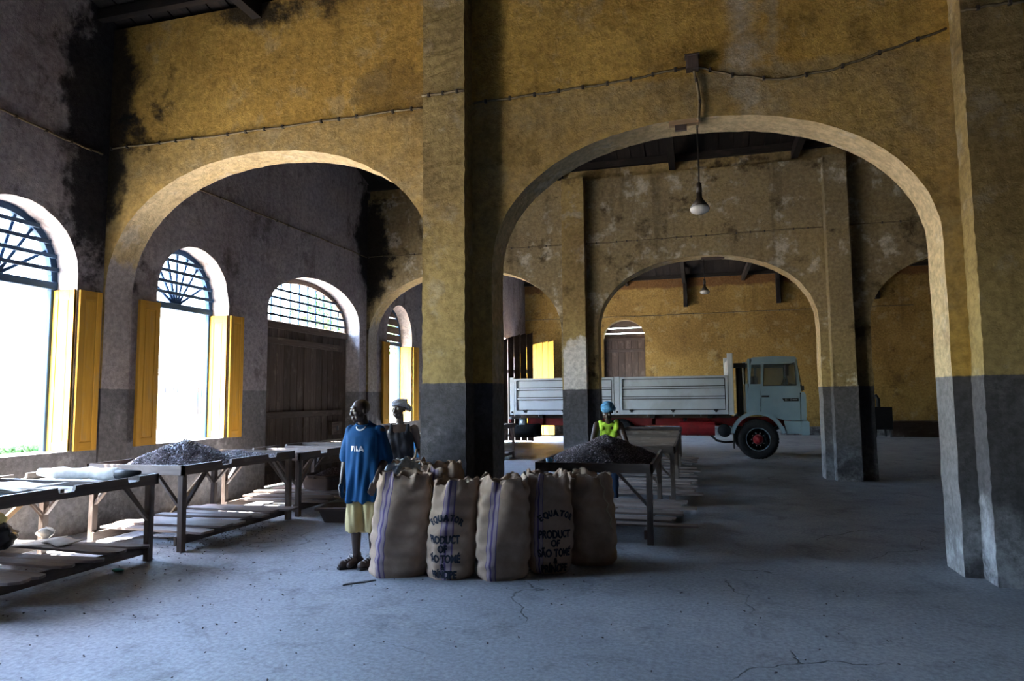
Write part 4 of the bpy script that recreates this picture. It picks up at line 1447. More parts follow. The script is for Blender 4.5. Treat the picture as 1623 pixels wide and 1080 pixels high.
# --- the man in the blue jersey (he faces -y in his own frame)
man = thing('person', 'man in a blue jersey and khaki shorts standing beside the sacks, looking aside', 'person', (4.285, 6.12, 0), R(3))
q = MB()
M_, w_ = head(q, (-.035, -.035, 1.530), R(-40), R(4), 1.02)
capsule(q, (-.015, .010, 1.36), .056, (-.03, -.012, 1.47), .052)
loft(q, [(0, .01, .80, .135, .10, 2.3), (0, .01, 1.0, .13, .095, 2.3), (0, .01, 1.2, .155, .10, 2.3), (0, .012, 1.33, .15, .085, 2.2), (0, .012, 1.38, .09, .06, 2)])
limb(q, [((-.155, .01, 1.325), .056), ((-.208, .015, 1.06), .042), ((-.224, -.035, .84), .026)])
hand(q, (-.224, -.042, .815), (.0, -.12, -1), (1, -.15, 0), 1, .98, .55)
limb(q, [((.155, .01, 1.325), .056), ((.214, .03, 1.07), .043), ((.176, -.11, .875), .028)])
hand(q, (.168, -.128, .855), (-.28, -.20, -1), (-.45, .9, 0), 1, .98, .65)
for s_, kx, ky in ((-1, -.085, -.01), (1, .085, .02)):
    limb(q, [((s_ * .085, .01, .82), .085), ((kx, ky - .01, .46), .056), ((kx, ky + .012, .34), .054), ((kx * 1.0, ky + .02, .09), .034)])
    capsule(q, (kx, ky + .02, .07), .035, (kx - .02, ky - .09, .035), .028)
fuse('body', q, m_skin, man, .0058, 3)
eyes(man, w_, 1.02)
# jersey
q = MB()
loft(q, [(0, .0, .645, .190, .145, 2.5), (0, .0, .70, .186, .14, 2.5), (0, .005, .95, .176, .135, 2.4), (0, .008, 1.15, .188, .132, 2.4), (0, .010, 1.28, .198, .122, 2.3),
         (0, .012, 1.345, .170, .098, 2.2), (0, .012, 1.385, .115, .076, 2.0), (-.01, .004, 1.41, .078, .066, 2)])
for s_ in (-1, 1):
    limb(q, [((s_ * .150, .012, 1.325), .064), ((s_ * .188, .018, 1.19), .066), ((s_ * .212, .02, 1.06), .069)])
def jersey_folds(x, y, z):
    g = np.arctan2(y, x)
    low = np.clip((1.30 - z) / .5, 0, 1)
    return low * (.012 * np.sin(6 * g + 5 * z) + .009 * np.sin(11 * g - 7 * z + 1)) + .004 * np.sin(17 * z + 6 * x + 3 * g) * (np.abs(x) > .15) - .03 * np.clip((np.hypot(x + .01, y + .03) < .055) & (z > 1.385), 0, 1)
jersey = fuse('jersey', q, m_shirt, man, .0085, 3, jersey_folds)
jersey['label'] = 'long blue jersey with a white chest print'
q = MB()
ring = [(-.012 + .074 * math.cos(g), -.012 + .072 * math.sin(g), 1.402 + .020 * math.sin(g)) for g in [2 * PI * i / 24 for i in range(25)]]
q.tube(ring, .0085, 8); q.build('collar', m_shirt, man)
# white collar trim showing at the throat
q = MB(); q.tube([(-.012 + .048 * math.sin(g), -.066 - .024 * math.cos(g), 1.375 - .035 * math.cos(g)) for g in [-1.5 + 3.0 * i / 16 for i in range(17)]], .007, 6)
q.build('white_necklace', m_white_print, jersey)

def project(parent, mesh_ob, polys, cx, cz, name, mat, off=.003, y_from=-1.0):
    """flat letters (x, z outlines) laid onto a garment from the front"""
    bvh = BVHTree.FromPolygons([v.co[:] for v in mesh_ob.data.vertices], [p.vertices[:] for p in mesh_ob.data.polygons])
    bm = bmesh.new()
    for po in polys:
        bm.faces.new([bm.verts.new((cx + x, 0, cz + z)) for x, z in po])
    bmesh.ops.triangulate(bm, faces=bm.faces)
    for _ in range(3):
        es = [e for e in bm.edges if e.calc_length() > .012]
        if not es: break
        bmesh.ops.subdivide_edges(bm, edges=es, cuts=1)
        bmesh.ops.triangulate(bm, faces=bm.faces)
    for v in bm.verts:
        h = bvh.ray_cast(Vector((v.co.x, y_from, v.co.z)), Vector((0, 1, 0)))
        v.co.y = (h[0].y if h[0] else -.13) - off
    me = bpy.data.meshes.new(name)
    bm.to_mesh(me); bm.free()
    me.materials.append(mat)
    return link(name, me, parent)

u = .01
F_ = [[(0, 0), (1.2, 0), (1.2, 2.3), (3.4, 2.3), (3.4, 3.3), (1.2, 3.3), (1.2, 4.3), (3.8, 4.3), (3.8, 5.4), (0, 5.4)]]
I_ = [[(4.6, 0), (5.7, 0), (5.7, 5.4), (4.6, 5.4)]]
L_ = [[(6.7, 0), (9.9, 0), (9.9, 1.1), (7.9, 1.1), (7.9, 5.4), (6.7, 5.4)]]
A_ = [[(10.4, 0), (11.7, 0), (13.3, 5.4), (12.0, 5.4)], [(13.3, 5.4), (12.0, 5.4), (14.7, 0), (16.2, 0)], [(12.0, .9), (14.3, .9), (14.0, 1.9), (12.4, 1.9)]]
polys = [[(x * u * .86, z * u * .95) for x, z in p] for p in F_ + I_ + L_ + A_]
project(jersey, jersey, polys, -.095, 1.135, 'chest_print', m_white_print)
# shorts
q = MB()
loft(q, [(0, .01, .86, .16, .12, 2.3), (0, .01, .74, .165, .125, 2.4), (0, .01, .68, .168, .125, 2.4)])
for s_, ky in ((-1, -.01), (1, .02)):
    loft(q, [(s_ * .088, ky, .345, .088, .098, 2.4), (s_ * .088, ky, .42, .088, .100, 2.4), (s_ * .086, .01, .62, .086, .110, 2.4), (s_ * .082, .01, .76, .080, .112, 2.4)])
def shorts_folds(x, y, z):
    g = np.arctan2(y, np.abs(x) - .088)
    return .005 * np.sin(5 * g + 9 * z) + .004 * np.sin(9 * g - 13 * z)
fuse('shorts', q, m_shorts, man, .008, 3, shorts_folds)
for s_, ky, yaw in ((-1, -.01, R(-38)), (1, .02, R(-25))):
    ax, ay = s_ * .085, ky + .02
    M3 = Matrix.Rotation(yaw, 3, 'Z')
    tr_ = lambda p: V(ax, ay, 0) + M3 @ Vector(p)
    q = MB()
    capsule(q, tr_((0, .035, .055)), .043, tr_((0, -.05, .055)), .042)
    capsule(q, tr_((0, -.05, .052)), .044, tr_((0, -.155, .040)), .038)
    capsule(q, tr_((0, .012, .06)), .044, tr_((0, .005, .115)), .045)
    sh = fuse('shoe', q, m_shoe, man, .006, 2)
    q = MB()
    pts = [(-.038, .07), (.038, .07), (.042, .0), (.046, -.09), (.044, -.15), (.028, -.192), (-.018, -.196), (-.040, -.15), (-.040, -.07), (-.034, 0)]
    q.prism(pts, lambda a, b, d: tr_((a, b, d)), 0.0, .02)
    q.build('sole', m_sole, sh)
    q = MB()
    for i in range(4):
        z_ = .112 - .011 * i; y_ = -.045 - .026 * i
        q.tube([tr_((-.030, y_, z_ - .01)), tr_((0, y_ - .012, z_ + .004)), tr_((.030, y_ - .004, z_ - .01))], .004, 6)
    q.tube([tr_((0, -.045, .118)), tr_((-.03, -.055, .125)), tr_((-.045, -.06, .10))], .004, 6)
    q.tube([tr_((0, -.045, .118)), tr_((.03, -.055, .122)), tr_((.042, -.06, .098))], .004, 6)
    q.build('lace', m_lace, sh)
    if s_ > 0:
        q = MB(); q.tube([tr_((0, .01, .10)), tr_((0, .008, .165))], [.043, .039], 16); q.build('sock', m_lace, man)

# --- woman behind the sacks
wm = thing('person', 'woman in a dark vest and grey headscarf standing behind the sacks', 'person', (4.13, 7.28, 0), R(16))
q = MB()
M_, w_ = head(q, (-.01, -.02, 1.525), R(-22), R(2), .98, True)
capsule(q, (0, .012, 1.33), .046, (-.005, -.005, 1.46), .045)
loft(q, [(0, .01, .75, .155, .11, 2.3), (0, .01, .95, .13, .10, 2.3), (0, .005, 1.12, .145, .105, 2.3), (0, .01, 1.28, .160, .085, 2.2), (0, .012, 1.345, .10, .06, 2)])
limb(q, [((-.165, .01, 1.290), .052), ((-.225, .03, 1.03), .040), ((-.16, -.14, .92), .027)])
hand(q, (-.152, -.158, .918), (.35, -1, -.08), (.2, .0, -1), -1, .92, .5)
limb(q, [((.165, .01, 1.290), .052), ((.235, .02, 1.03), .040), ((.275, -.19, .985), .027)])
hand(q, (.279, -.215, .985), (.15, -1, -.12), (-.1, .0, -1), 1, .92, .5)
for s_ in (-1, 1):
    limb(q, [((s_ * .08, .01, .78), .088), ((s_ * .085, 0, .45), .055), ((s_ * .085, .02, .08), .034)])
    capsule(q, (s_ * .085, .02, .05), .036, (s_ * .10, -.12, .03), .026)
fuse('body', q, m_skin, wm, .0065, 3)
eyes(wm, w_, .98)
q = MB()
loft(q, [(0, .01, .80, .172, .125, 2.3), (0, .01, .95, .150, .115, 2.3), (0, .003, 1.10, .162, .122, 2.3), (0, .0, 1.20, .160, .115, 2.3), (0, .006, 1.255, .150, .100, 2.3)])
for s_ in (-1, 1):
    capsule(q, (s_ * .075, -.075, 1.08), .065, (s_ * .07, -.07, 1.14), .05)
    limb(q, [((s_ * .09, -.075, 1.24), .026), ((s_ * .10, -.02, 1.335), .022), ((s_ * .09, .075, 1.25), .026)])
fuse('vest', q, m_black_top, wm, .009, 3, lambda x, y, z: .004 * np.sin(9 * np.arctan2(y, x) + 14 * z))
q = MB()
loft(q, [(0, .01, .36, .20, .16, 2.2), (0, .01, .6, .185, .15, 2.2), (0, .01, .86, .165, .125, 2.3)])
fuse('skirt', q, m_trousers, wm, .011, 2, lambda x, y, z: .008 * np.sin(8 * np.arctan2(y, x) + 3 * z))
def scarf(parent, w, mat, k=1.0, knot=True, tall=0.0, band=.02):
    M = (w(1, 0, 0) - w(0, 0, 0)).normalized(), (w(0, 1, 0) - w(0, 0, 0)).normalized(), (w(0, 0, 1) - w(0, 0, 0)).normalized()
    rot = Matrix(M).transposed()
    q = MB()
    ell(q, w(0, .022, .058 + tall * .3), (.086 * k, .100 * k, (.066 + tall) * k), rot)
    for j in range(4):
        tl = rot @ Matrix.Rotation(R(-14 + 9 * j), 3, 'X')
        ring = [w(0, .015, .032 + .018 * j) + tl @ Vector((.080 * k * math.cos(g), .098 * k * math.sin(g), 0)) for g in [2 * PI * i / 24 for i in range(25)]]
        q.tube(ring, .015 * k, 10)
    if knot:
        ell(q, w(.055, .115, .035), (.03 * k, .028 * k, .024 * k), rot); ell(q, w(.085, .105, -.005), (.026 * k, .022 * k, .040 * k), rot)
        ell(q, w(.035, .125, .000), (.020 * k, .020 * k, .036 * k), rot)
    return fuse('headscarf', q, mat, parent, .006, 2, lambda x, y, z: .0025 * np.sin(60 * z + 22 * x + 15 * y))
scarf(wm, w_, m_scarf_grey, .98)

# --- woman bending over the tall heap
wg = thing('person', 'woman in a lime green vest and blue headscarf bending over the tall bean heap', 'person', (6.20, 10.10, 0), R(12))
q = MB()
M_, w_ = head(q, (-.02, -.30, 1.425), R(-14), R(30), .98, True)
capsule(q, (0, -.16, 1.22), .046, (-.01, -.27, 1.37), .044)
limb(q, [((0, .03, .86), .125), ((0, -.05, 1.04), .115), ((0, -.12, 1.18), .105)])
ell(q, (0, -.15, 1.215), (.165, .085, .075), Matrix.Rotation(R(20), 3, 'X'))
limb(q, [((-.168, -.15, 1.23), .052), ((-.245, -.30, .985), .040), ((-.27, -.48, .93), .028)])
hand(q, (-.272, -.50, .925), (.05, -1, -.25), (0, .1, -1), 1, .92, .4)
limb(q, [((.168, -.15, 1.23), .052), ((.235, -.32, .99), .040), ((.20, -.50, .96), .028)])
hand(q, (.198, -.52, .955), (-.1, -1, -.25), (0, .1, -1), -1, .92, .4)
for s_ in (-1, 1):
    limb(q, [((s_ * .08, .05, .82), .092), ((s_ * .085, .0, .46), .056), ((s_ * .085, .04, .08), .034)])
    capsule(q, (s_ * .085, .04, .05), .036, (s_ * .095, -.10, .03), .026)
fuse('body', q, m_skin, wg, .0065, 3)
eyes(wg, w_, .98)
q = MB()
limb(q, [((0, .03, .86), .140), ((0, -.05, 1.04), .130), ((0, -.115, 1.16), .122)])
ell(q, (0, -.13, 1.20), (.172, .100, .072), Matrix.Rotation(R(20), 3, 'X'))
ell(q, (0, -.185, 1.225), (.125, .062, .055))
for s_ in (-1, 1):
    capsule(q, (s_ * .07, -.19, 1.09), .062, (s_ * .065, -.185, 1.14), .05)
    limb(q, [((s_ * .105, -.22, 1.19), .040), ((s_ * .118, -.16, 1.272), .036), ((s_ * .105, -.08, 1.25), .040)])
fuse('vest', q, m_green_top, wg, .0085, 3, lambda x, y, z: .006 * np.sin(34 * x + 8 * z) + .003 * np.sin(60 * x - 20 * z))
q = MB()
for s_ in (-1, 1):
    limb(q, [((s_ * .08, .05, .82), .108), ((s_ * .085, .0, .46), .072), ((s_ * .085, .035, .13), .055)])
fuse('trousers', q, m_trousers, wg, .010, 2, lambda x, y, z: .004 * np.sin(40 * z + 5 * x))
scarf(wg, w_, m_scarf_blue, 1.0, True, .012)

# ------------------------------------------------------------------ the truck
def truck():
    TY = 18.5
    t = thing('truck', 'white flatbed truck with red chassis parked across the far bay', 'truck', (2.37, TY, 0))
    ox = 2.37
    def bx(name, mat, lo, hi, ch=.01, parent=t, label=None):
        q = MB(); q.box((lo[0] - ox, lo[1], lo[2]), (hi[0] - ox, hi[1], hi[2]), ch)
        o = q.build(name, mat, parent)
        if label: o['label'] = label
        return o
    Wd = 2.42
    # load bed
    bx('bed_floor', m_grey_metal, (2.40, .05, 1.16), (8.44, Wd - .05, 1.26))
    def side(x0, x1, y, flip):
        s_ = -1 if not flip else 1
        a = bx('side_board', m_white_paint, (x0, y - .018, 1.155), (x1, y + .018, 2.165), .006)
        fr = .062
        for lo, hi in (((x0, 1.155), (x1, 1.28)), ((x0, 2.11), (x1, 2.175)), ((x0, 1.28), (x0 + fr, 2.11)), ((x1 - fr, 1.28), (x1, 2.11)),
                       ((x0 + fr, 1.575), (x1 - fr, 1.632)), ((x0 + fr, 1.845), (x1 - fr, 1.902))):
            q = MB(); q.box((lo[0] - ox, y + s_ * .02 - .03, lo[1]), (hi[0] - ox, y + s_ * .02 + .03, hi[1]), .006)
            q.build('side_rib', m_white_paint, a)
        for z_ in (1.283, 1.572, 1.635, 1.842, 1.905, 2.107):  # black strips imitate the shade lines along the rib and frame edges
            q = MB(); q.box((x0 + fr - ox, y + s_ * .051 - .004, z_ - .009), (x1 - fr - ox, y + s_ * .051 + .004, z_ + .009)); q.build('rib_shade_strip', m_black_part, a)
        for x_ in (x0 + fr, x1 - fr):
            q = MB(); q.box((x_ - .009 - ox, y + s_ * .051 - .004, 1.29), (x_ + .009 - ox, y + s_ * .051 + .004, 2.10)); q.build('rib_shade_strip', m_black_part, a)
        n = 3
        for k in range(n):
            xx = x0 + .3 + (x1 - x0 - .6) * k / (n - 1)
            q = MB(); q.box((xx - .055 - ox, y + s_ * .06 - .02, 1.255), (xx + .055 - ox, y + s_ * .05 + .02, 1.285), .004)
            q.box((xx - .028 - ox, y + s_ * .05 - .025, 1.215), (xx + .028 - ox, y + s_ * .05 + .025, 1.27), .004)
            q.build('board_latch', m_black_part, a)
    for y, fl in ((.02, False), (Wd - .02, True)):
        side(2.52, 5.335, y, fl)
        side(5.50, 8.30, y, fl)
        for x0, x1, zt in ((2.375, 2.515, 2.21), (5.345, 5.49, 2.185)):
            p = bx('stake_post', m_white_paint, (x0, y - .04, 1.15), (x1, y + .04, zt))
            q = MB(); q.box(((x0 + x1) / 2 - .025 - ox, y - .055 if not fl else y + .03, 1.20), ((x0 + x1) / 2 + .025 - ox, y - .03 if not fl else y + .055, 1.25)); q.build('post_latch', m_black_part, p)
    bx('tailboard', m_white_paint, (2.385, .08, 1.17), (2.42, Wd - .08, 2.17))
    # headboard
    for y in (.0, Wd - .10):
        bx('headboard_post', m_white_paint, (8.315, y, 1.14), (8.455, y + .10, 2.755), .012)
    for k in range(4):
        bx('headboard_panel', m_white_paint, (8.34, .1, 1.30 + .33 * k), (8.38, Wd - .1, 1.615 + .33 * k), .006)
    # rope cleats below the bed
    for x in (3.2, 4.2, 6.2, 6.9, 7.6):
        bx('rope_hook', m_grey_metal, (x, -.005, 1.10), (x + .02, .015, 1.16), .002)
    # chassis
    for y in (.55, Wd - .75):
        bx('chassis_beam', m_red_paint, (2.75, y, .83), (9.9, y + .12, 1.05))
    for x in (3.2, 4.6, 6.3, 7.8):
        bx('cross_member', m_red_paint, (x, .55, .86), (x + .1, Wd - .55, 1.02))
        bx('bed_bearer', m_black_part, (x - .02, .08, 1.05), (x + .10, Wd - .08, 1.16))
    bx('bed_rail', m_wood_table, (2.6, .40, 1.05), (8.4, .55, 1.14))
    bx('rear_light_bar', m_grey_metal, (2.33, .06, 1.02), (2.40, Wd - .06, 1.10))
    bx('rear_lamp', m_red_paint, (2.30, .10, .93), (2.37, .36, 1.03))
    # spare wheel slung under the tail
    def wheel(x, y0, w, zc, r, spare=False, axis='y'):
        root = bpy.data.objects.new('spare_wheel' if spare else 'wheel', None); COL.objects.link(root)
        root.parent = t
        root.location = (x - ox, y0, zc)
        if axis == 'z': root.rotation_euler = (R(-90), 0, 0)
        AX = ((1, 0, 0), (0, 0, -1), (0, 1, 0))
        q = MB(); q.lathe([(r * .60, .02), (r * .66, -.004), (r * .86, -.012), (r * .955, .01), (r, .05), (r, w - .05), (r * .955, w - .01), (r * .62, w - .01), (r * .60, w - .06), (r * .60, .02)], 44, (0, 0, 0), *AX)
        ty = q.build('tyre', m_tyre, root)
        q = MB()
        for k in range(36):
            g = 2 * PI * k / 36
            c_, s_ = math.cos(g), math.sin(g)
            for yy in (.05, w - .11):
                q.beam((r * .985 * c_, yy, r * .985 * s_), (r * .985 * c_ - .03 * s_, yy + .06, r * .985 * s_ + .03 * c_), .045, .04, up=(c_, 0, s_))
        tr_ = q.build('tyre_tread', m_tyre, ty); tr_['kind'] = 'stuff'
        if not spare:
            q = MB(); q.lathe([(r * .60, .02), (r * .58, .0), (r * .55, .03), (r * .52, .075), (r * .36, .05), (r * .34, .04), (.0, .04)], 36, (0, 0, 0), *AX)
            q.build('rim', m_cab_paint, root)
            q = MB(); q.lathe([(r * .27, .05), (r * .25, .0), (r * .16, -.06), (r * .12, -.085), (0, -.09)], 24, (0, 0, 0), *AX)
            hb = q.build('hub', m_red_paint, root)
            for k in range(10):
                g = 2 * PI * k / 10
                q = MB(); q.lathe([(.014, .05), (.014, .01), (0, .008)], 8, (r * .33 * math.cos(g), 0, r * .33 * math.sin(g)), *AX)
                q.build('wheel_nut', m_grey_metal, hb)
        else:
            q = MB(); q.lathe([(r * .6, .06), (r * .5, .10), (0, .1)], 28, (0, 0, 0), *AX); q.build('rim', m_black_part, root)
        return root
    wheel(9.02, .05, .30, .505, .505)
    wheel(9.02, Wd - .33, .28, .505, .505)
    wheel(5.42, .08, .52, .505, .505)
    wheel(5.42, Wd - .60, .52, .505, .505)
    for x in (9.02, 5.42):
        q = MB(); q.beam((x - ox, .3, .505), (x - ox, Wd - .3, .505), .13, .13, ch=.02); q.build('axle', m_black_part, t)
        for y in (.62, Wd - .70):
            q = MB(); q.tube([(x - .6 - ox, y, .80), (x - .3 - ox, y, .66), (x - ox, y, .60), (x + .3 - ox, y, .66), (x + .6 - ox, y, .80)], .04, 8); q.build('leaf_spring', m_black_part, t)
    wheel(2.78, .95, .38, .80, .44, True, 'z').location = (2.72 - ox, .48, .88)
    q = MB(); q.lathe([(.12, 0), (.12, .16), (.07, .20), (0, .20)], 16, (2.62 - ox, .16, .93), (0, 1, 0), (0, 0, 1), (1, 0, 0)); q.build('brake_drum', m_grey_metal, t)
    # red fuel tank
    q = MB()
    sec = [(.0, .12, .62), (.9, .12, .62)]
    prof2 = []
    for i in range(20):
        g = 2 * PI * i / 20
        c_, s_ = math.cos(g), math.sin(g)
        prof2.append((.20 * math.copysign(abs(c_) ** .6, c_), .195 * math.copysign(abs(s_) ** .6, s_)))
    q.prism(prof2, lambda a, b, d: (7.05 - ox + d, .30 + a, .775 + b), 0, .91)
    tank = q.build('fuel_tank', m_red_paint, t)
    for d in (.16, .45, .76):
        q = MB(); q.prism([(a * 1.03, b * 1.03) for a, b in prof2], lambda a, b, dd, d=d: (7.05 - ox + d + dd, .30 + a, .775 + b), 0, .03); q.build('tank_strap', m_red_paint, tank)
    q = MB(); q.lathe([(.05, 0), (.05, .05), (.06, .05), (.06, .08), (0, .085)], 14, (7.2 - ox, .25, .965)); q.build('filler_cap', m_black_part, tank)
    q = MB(); q.lathe([(0, 0), (.15, .0), (.17, .03), (.17, .20), (.15, .23), (0, .23)], 22, (8.20 - ox, .12, .72), (1, 0, 0), (0, 0, 1), (0, 1, 0)); q.build('air_tank', m_black_part, t)
    q = MB(); q.tube([(7.85 - ox, .2, .60), (8.0 - ox, .15, .46), (8.2 - ox, .15, .42), (8.45 - ox, .15, .44)], .03, 8); q.build('exhaust_pipe', m_black_part, t)
    bx('mudflap', m_black_part, (8.41, .06, .26), (8.44, .40, .74), .003)
    # intake stack behind the cab
    q = MB(); q.tube([(8.62 - ox, .32, 1.1), (8.62 - ox, .32, 2.38)], .085, 14); q.build('intake_stack', m_black_part, t)
    bx('intake_cap', m_black_part, (8.49, .18, 2.38), (8.78, .46, 2.50), .02)
    # cab: skins with real openings
    cab = bpy.data.objects.new('cab', None); COL.objects.link(cab); cab.parent = t
    def skin(pts, y, th=.05, name='cab_panel', mat=m_cab_paint, parent=cab):
        q = MB(); q.prism([(a - ox, b) for a, b in pts], lambda a, b, d: (a, y + d, b), 0, th)
        return q.build(name, mat, parent)
    arc_ = [(9.02 + .66 * math.cos(g), .505 + .70 * math.sin(g)) for g in [R(18 + 144 * k / 16) for k in range(17)]]
    for y, inner in ((.04, 1), (Wd - .09, 0)):
        # quarter panel behind the door
        skin([(8.75, 1.20), (9.10, 1.21), (9.13, 1.90), (8.84, 1.90), (8.79, 1.6)], y)
        skin([(8.84, 1.90), (9.13, 1.90), (9.135, 1.935), (8.855, 1.935)], y)
        skin([(8.84, 1.90), (8.865, 1.90), (8.92, 2.46), (8.90, 2.46)], y)
        skin([(8.90, 2.445), (9.17, 2.445), (9.17, 2.58), (8.93, 2.58)], y)
        d = skin([(9.115, 1.25)] + [p for p in reversed(arc_) if p[0] > 9.12 and p[1] > 1.0] + [(9.66, 1.0), (10.055, .985), (10.07, 1.60), (10.05, 1.885), (9.135, 1.885)], y, .045, 'door')
        skin([(9.135, 1.885), (9.195, 1.885), (9.235, 2.45), (9.16, 2.45)], y, .045, 'door_post', parent=d)
        skin([(9.985, 1.885), (10.055, 1.885), (9.99, 2.45), (9.955, 2.45)], y, .045, 'door_post', parent=d)
        skin([(9.16, 2.445), (9.99, 2.445), (9.985, 2.48), (9.165, 2.48)], y, .045, 'door_header', parent=d)
        skin([(9.16, 2.485), (9.99, 2.485), (10.0, 2.58), (9.16, 2.58)], y)
        skin([(10.065, 1.70), (10.10, 1.70), (10.02, 2.56), (9.995, 2.5)], y)
        skin([(9.66, .985), (10.075, .97), (10.085, .66), (9.72, .66), (9.69, .80)], y, .05, 'step_panel')
        wn_ = skin([(9.19, 1.89), (9.99, 1.89), (9.96, 2.445), (9.23, 2.445)], y + .02, .006, 'window_pane', m_glass, d)
        skin([(8.86, 1.93), (9.13, 1.93), (9.15, 2.45), (8.915, 2.45)], y + .02, .006, 'quarter_pane', m_glass)
        yo = y - .012 if inner else y + .05
        # rubber seals, ledge lines, handle, badge
        for a, b in (((9.19, 1.89), (9.99, 1.89)), ((9.99, 1.89), (9.96, 2.445)), ((9.96, 2.445), (9.23, 2.445)), ((9.23, 2.445), (9.19, 1.89))):
            q = MB(); q.beam((a[0] - ox, yo + .006, a[1]), (b[0] - ox, yo + .006, b[1]), .014, .02, up=(0, 1, 0)); q.build('window_seal', m_black_part, d)
        for z_ in (1.50, 1.64):
            q = MB(); q.beam((9.13 - ox, yo + .006, z_), (10.05 - ox, yo + .006, z_), .012, .010, up=(0, 0, 1)); q.build('crease_line', m_cab_paint, d)
        q = MB(); q.box((9.14 - ox, yo - .02, 1.595), (9.32 - ox, yo + .01, 1.635), .008); q.build('door_handle', m_black_part, d)
        if inner:
            q = MB(); q.prism([(9.64 - ox, 1.56), (10.03 - ox, 1.56), (10.03 - ox, 1.485), (9.68 - ox, 1.485)], lambda a, b, dd: (a, yo + dd, b), -.002, .01)
            bd = q.build('badge', m_black_part, d); bd['label'] = 'black badge strip with pale marks'
            q = MB()
            for pts in ([(9.70, 1.50), (9.712, 1.50), (9.725, 1.53), (9.738, 1.50), (9.75, 1.50), (9.735, 1.548), (9.715, 1.548)],
                        [(9.765, 1.50), (9.777, 1.50), (9.777, 1.548), (9.765, 1.548)],
                        [(9.835, 1.505), (9.86, 1.505), (9.86, 1.514), (9.845, 1.514), (9.845, 1.535), (9.86, 1.535), (9.86, 1.544), (9.835, 1.544)],
                        [(9.88, 1.512), (10.0, 1.512), (10.0, 1.536), (9.88, 1.536)]):
                q.prism([(a - ox, b) for a, b in pts], lambda a, b, dd: (a, yo - .003 + dd, b), 0, .002)
            mk = q.build('badge_mark', m_grey_metal, bd)
        # wheel arch lip
        q = MB()
        n = 22
        for k in range(n):
            g0, g1 = R(14 + 152 * k / n), R(14 + 152 * (k + 1) / n)
            vs = []
            for g in (g0, g1):
                for r_ in (.615, .70):
                    for yy in (yo - .03, yo + .25):
                        vs.append((9.02 - ox + r_ * .98 * math.cos(g), yy, .505 + r_ * 1.04 * math.sin(g)))
            q.add(vs, [(0, 1, 5, 4), (2, 3, 7, 6), (0, 2, 6, 4), (1, 3, 7, 5)] + ([(0, 1, 3, 2)] if k == 0 else []) + ([(4, 5, 7, 6)] if k == n - 1 else []))
        q.build('wheel_arch', m_cab_paint, cab)
    # roof, back, front
    q = MB()
    q.prism([(8.93 - ox, 2.57), (8.90 - ox, 2.60), (8.96 - ox, 2.635), (9.5 - ox, 2.655), (9.98 - ox, 2.63), (10.04 - ox, 2.58), (10.0 - ox, 2.56)], lambda a, b, d: (a, d, b), .03, Wd - .03)
    q.build('cab_roof', m_cab_paint, cab)
    for k, (lo, hi) in enumerate((((8.76, .08, 1.2), (8.81, Wd - .08, 1.95)), ((8.84, .08, 1.95), (8.89, .5, 2.6)), ((8.84, Wd - .5, 1.95), (8.89, Wd - .08, 2.6)))):
        bx('cab_back_panel', m_cab_paint, lo, hi, .01, cab)
    q = MB()
    q.prism([(10.07 - ox, 1.00), (10.20 - ox, 1.0), (10.215 - ox, 1.30), (10.21 - ox, 1.66), (10.17 - ox, 1.72), (10.10 - ox, 1.72)], lambda a, b, d: (a, d, b), .05, Wd - .05)
    q.build('nose_panel', m_cab_paint, cab)
    q = MB(); q.prism([(10.14 - ox, 1.74), (10.15 - ox, 1.74), (10.03 - ox, 2.56), (10.02 - ox, 2.56)], lambda a, b, d: (a, d, b), .08, Wd - .08); q.build('windscreen', m_glass, cab)
    bx('bumper', m_cab_paint, (10.06, .02, .62), (10.26, Wd - .02, .98), .03, cab)
    for y in (.14, Wd - .40):
        bx('headlamp', m_lampglass, (10.20, y, 1.08), (10.225, y + .26, 1.24), .01, cab)
    bx('dashboard', m_black_part, (9.72, .1, 1.65), (10.1, Wd - .1, 1.92), .03, cab)
    bx('cab_floor', m_black_part, (8.85, .1, 1.12), (10.05, Wd - .1, 1.2), .01, cab)
    for y in (.25, 1.5):
        bx('seat', m_black_part, (9.0, y, 1.35), (9.5, y + .6, 1.55), .04, cab)
        bx('seat_back', m_black_part, (8.95, y, 1.5), (9.08, y + .6, 2.15), .04, cab)
    q = MB(); q.tube([(9.72 - ox + .08 * math.sin(g), .62 + .22 * math.cos(g), 1.93 + .16 * math.sin(g)) for g in [2 * PI * k / 20 for k in range(21)]], .014, 8, False); q.build('steering_wheel', m_black_part, cab)
    mr = MB(); mr.box((9.70 - ox, -.16, 2.13), (9.80 - ox, -.10, 2.42), .02); mr.tube([(9.78 - ox, -.12, 2.4), (9.95 - ox, .0, 2.47)], .012, 6); mr.tube([(9.75 - ox, -.12, 2.14), (9.78 - ox, -.10, 1.95), (9.9 - ox, .02, 1.92)], .010, 6)
    mr.build('side_mirror', m_black_part, cab)
    q = MB(); q.box((10.10 - ox, .0, 1.76), (10.17 - ox, .05, 1.88), .01); q.build('wiper_cowl', m_black_part, cab)
truck()

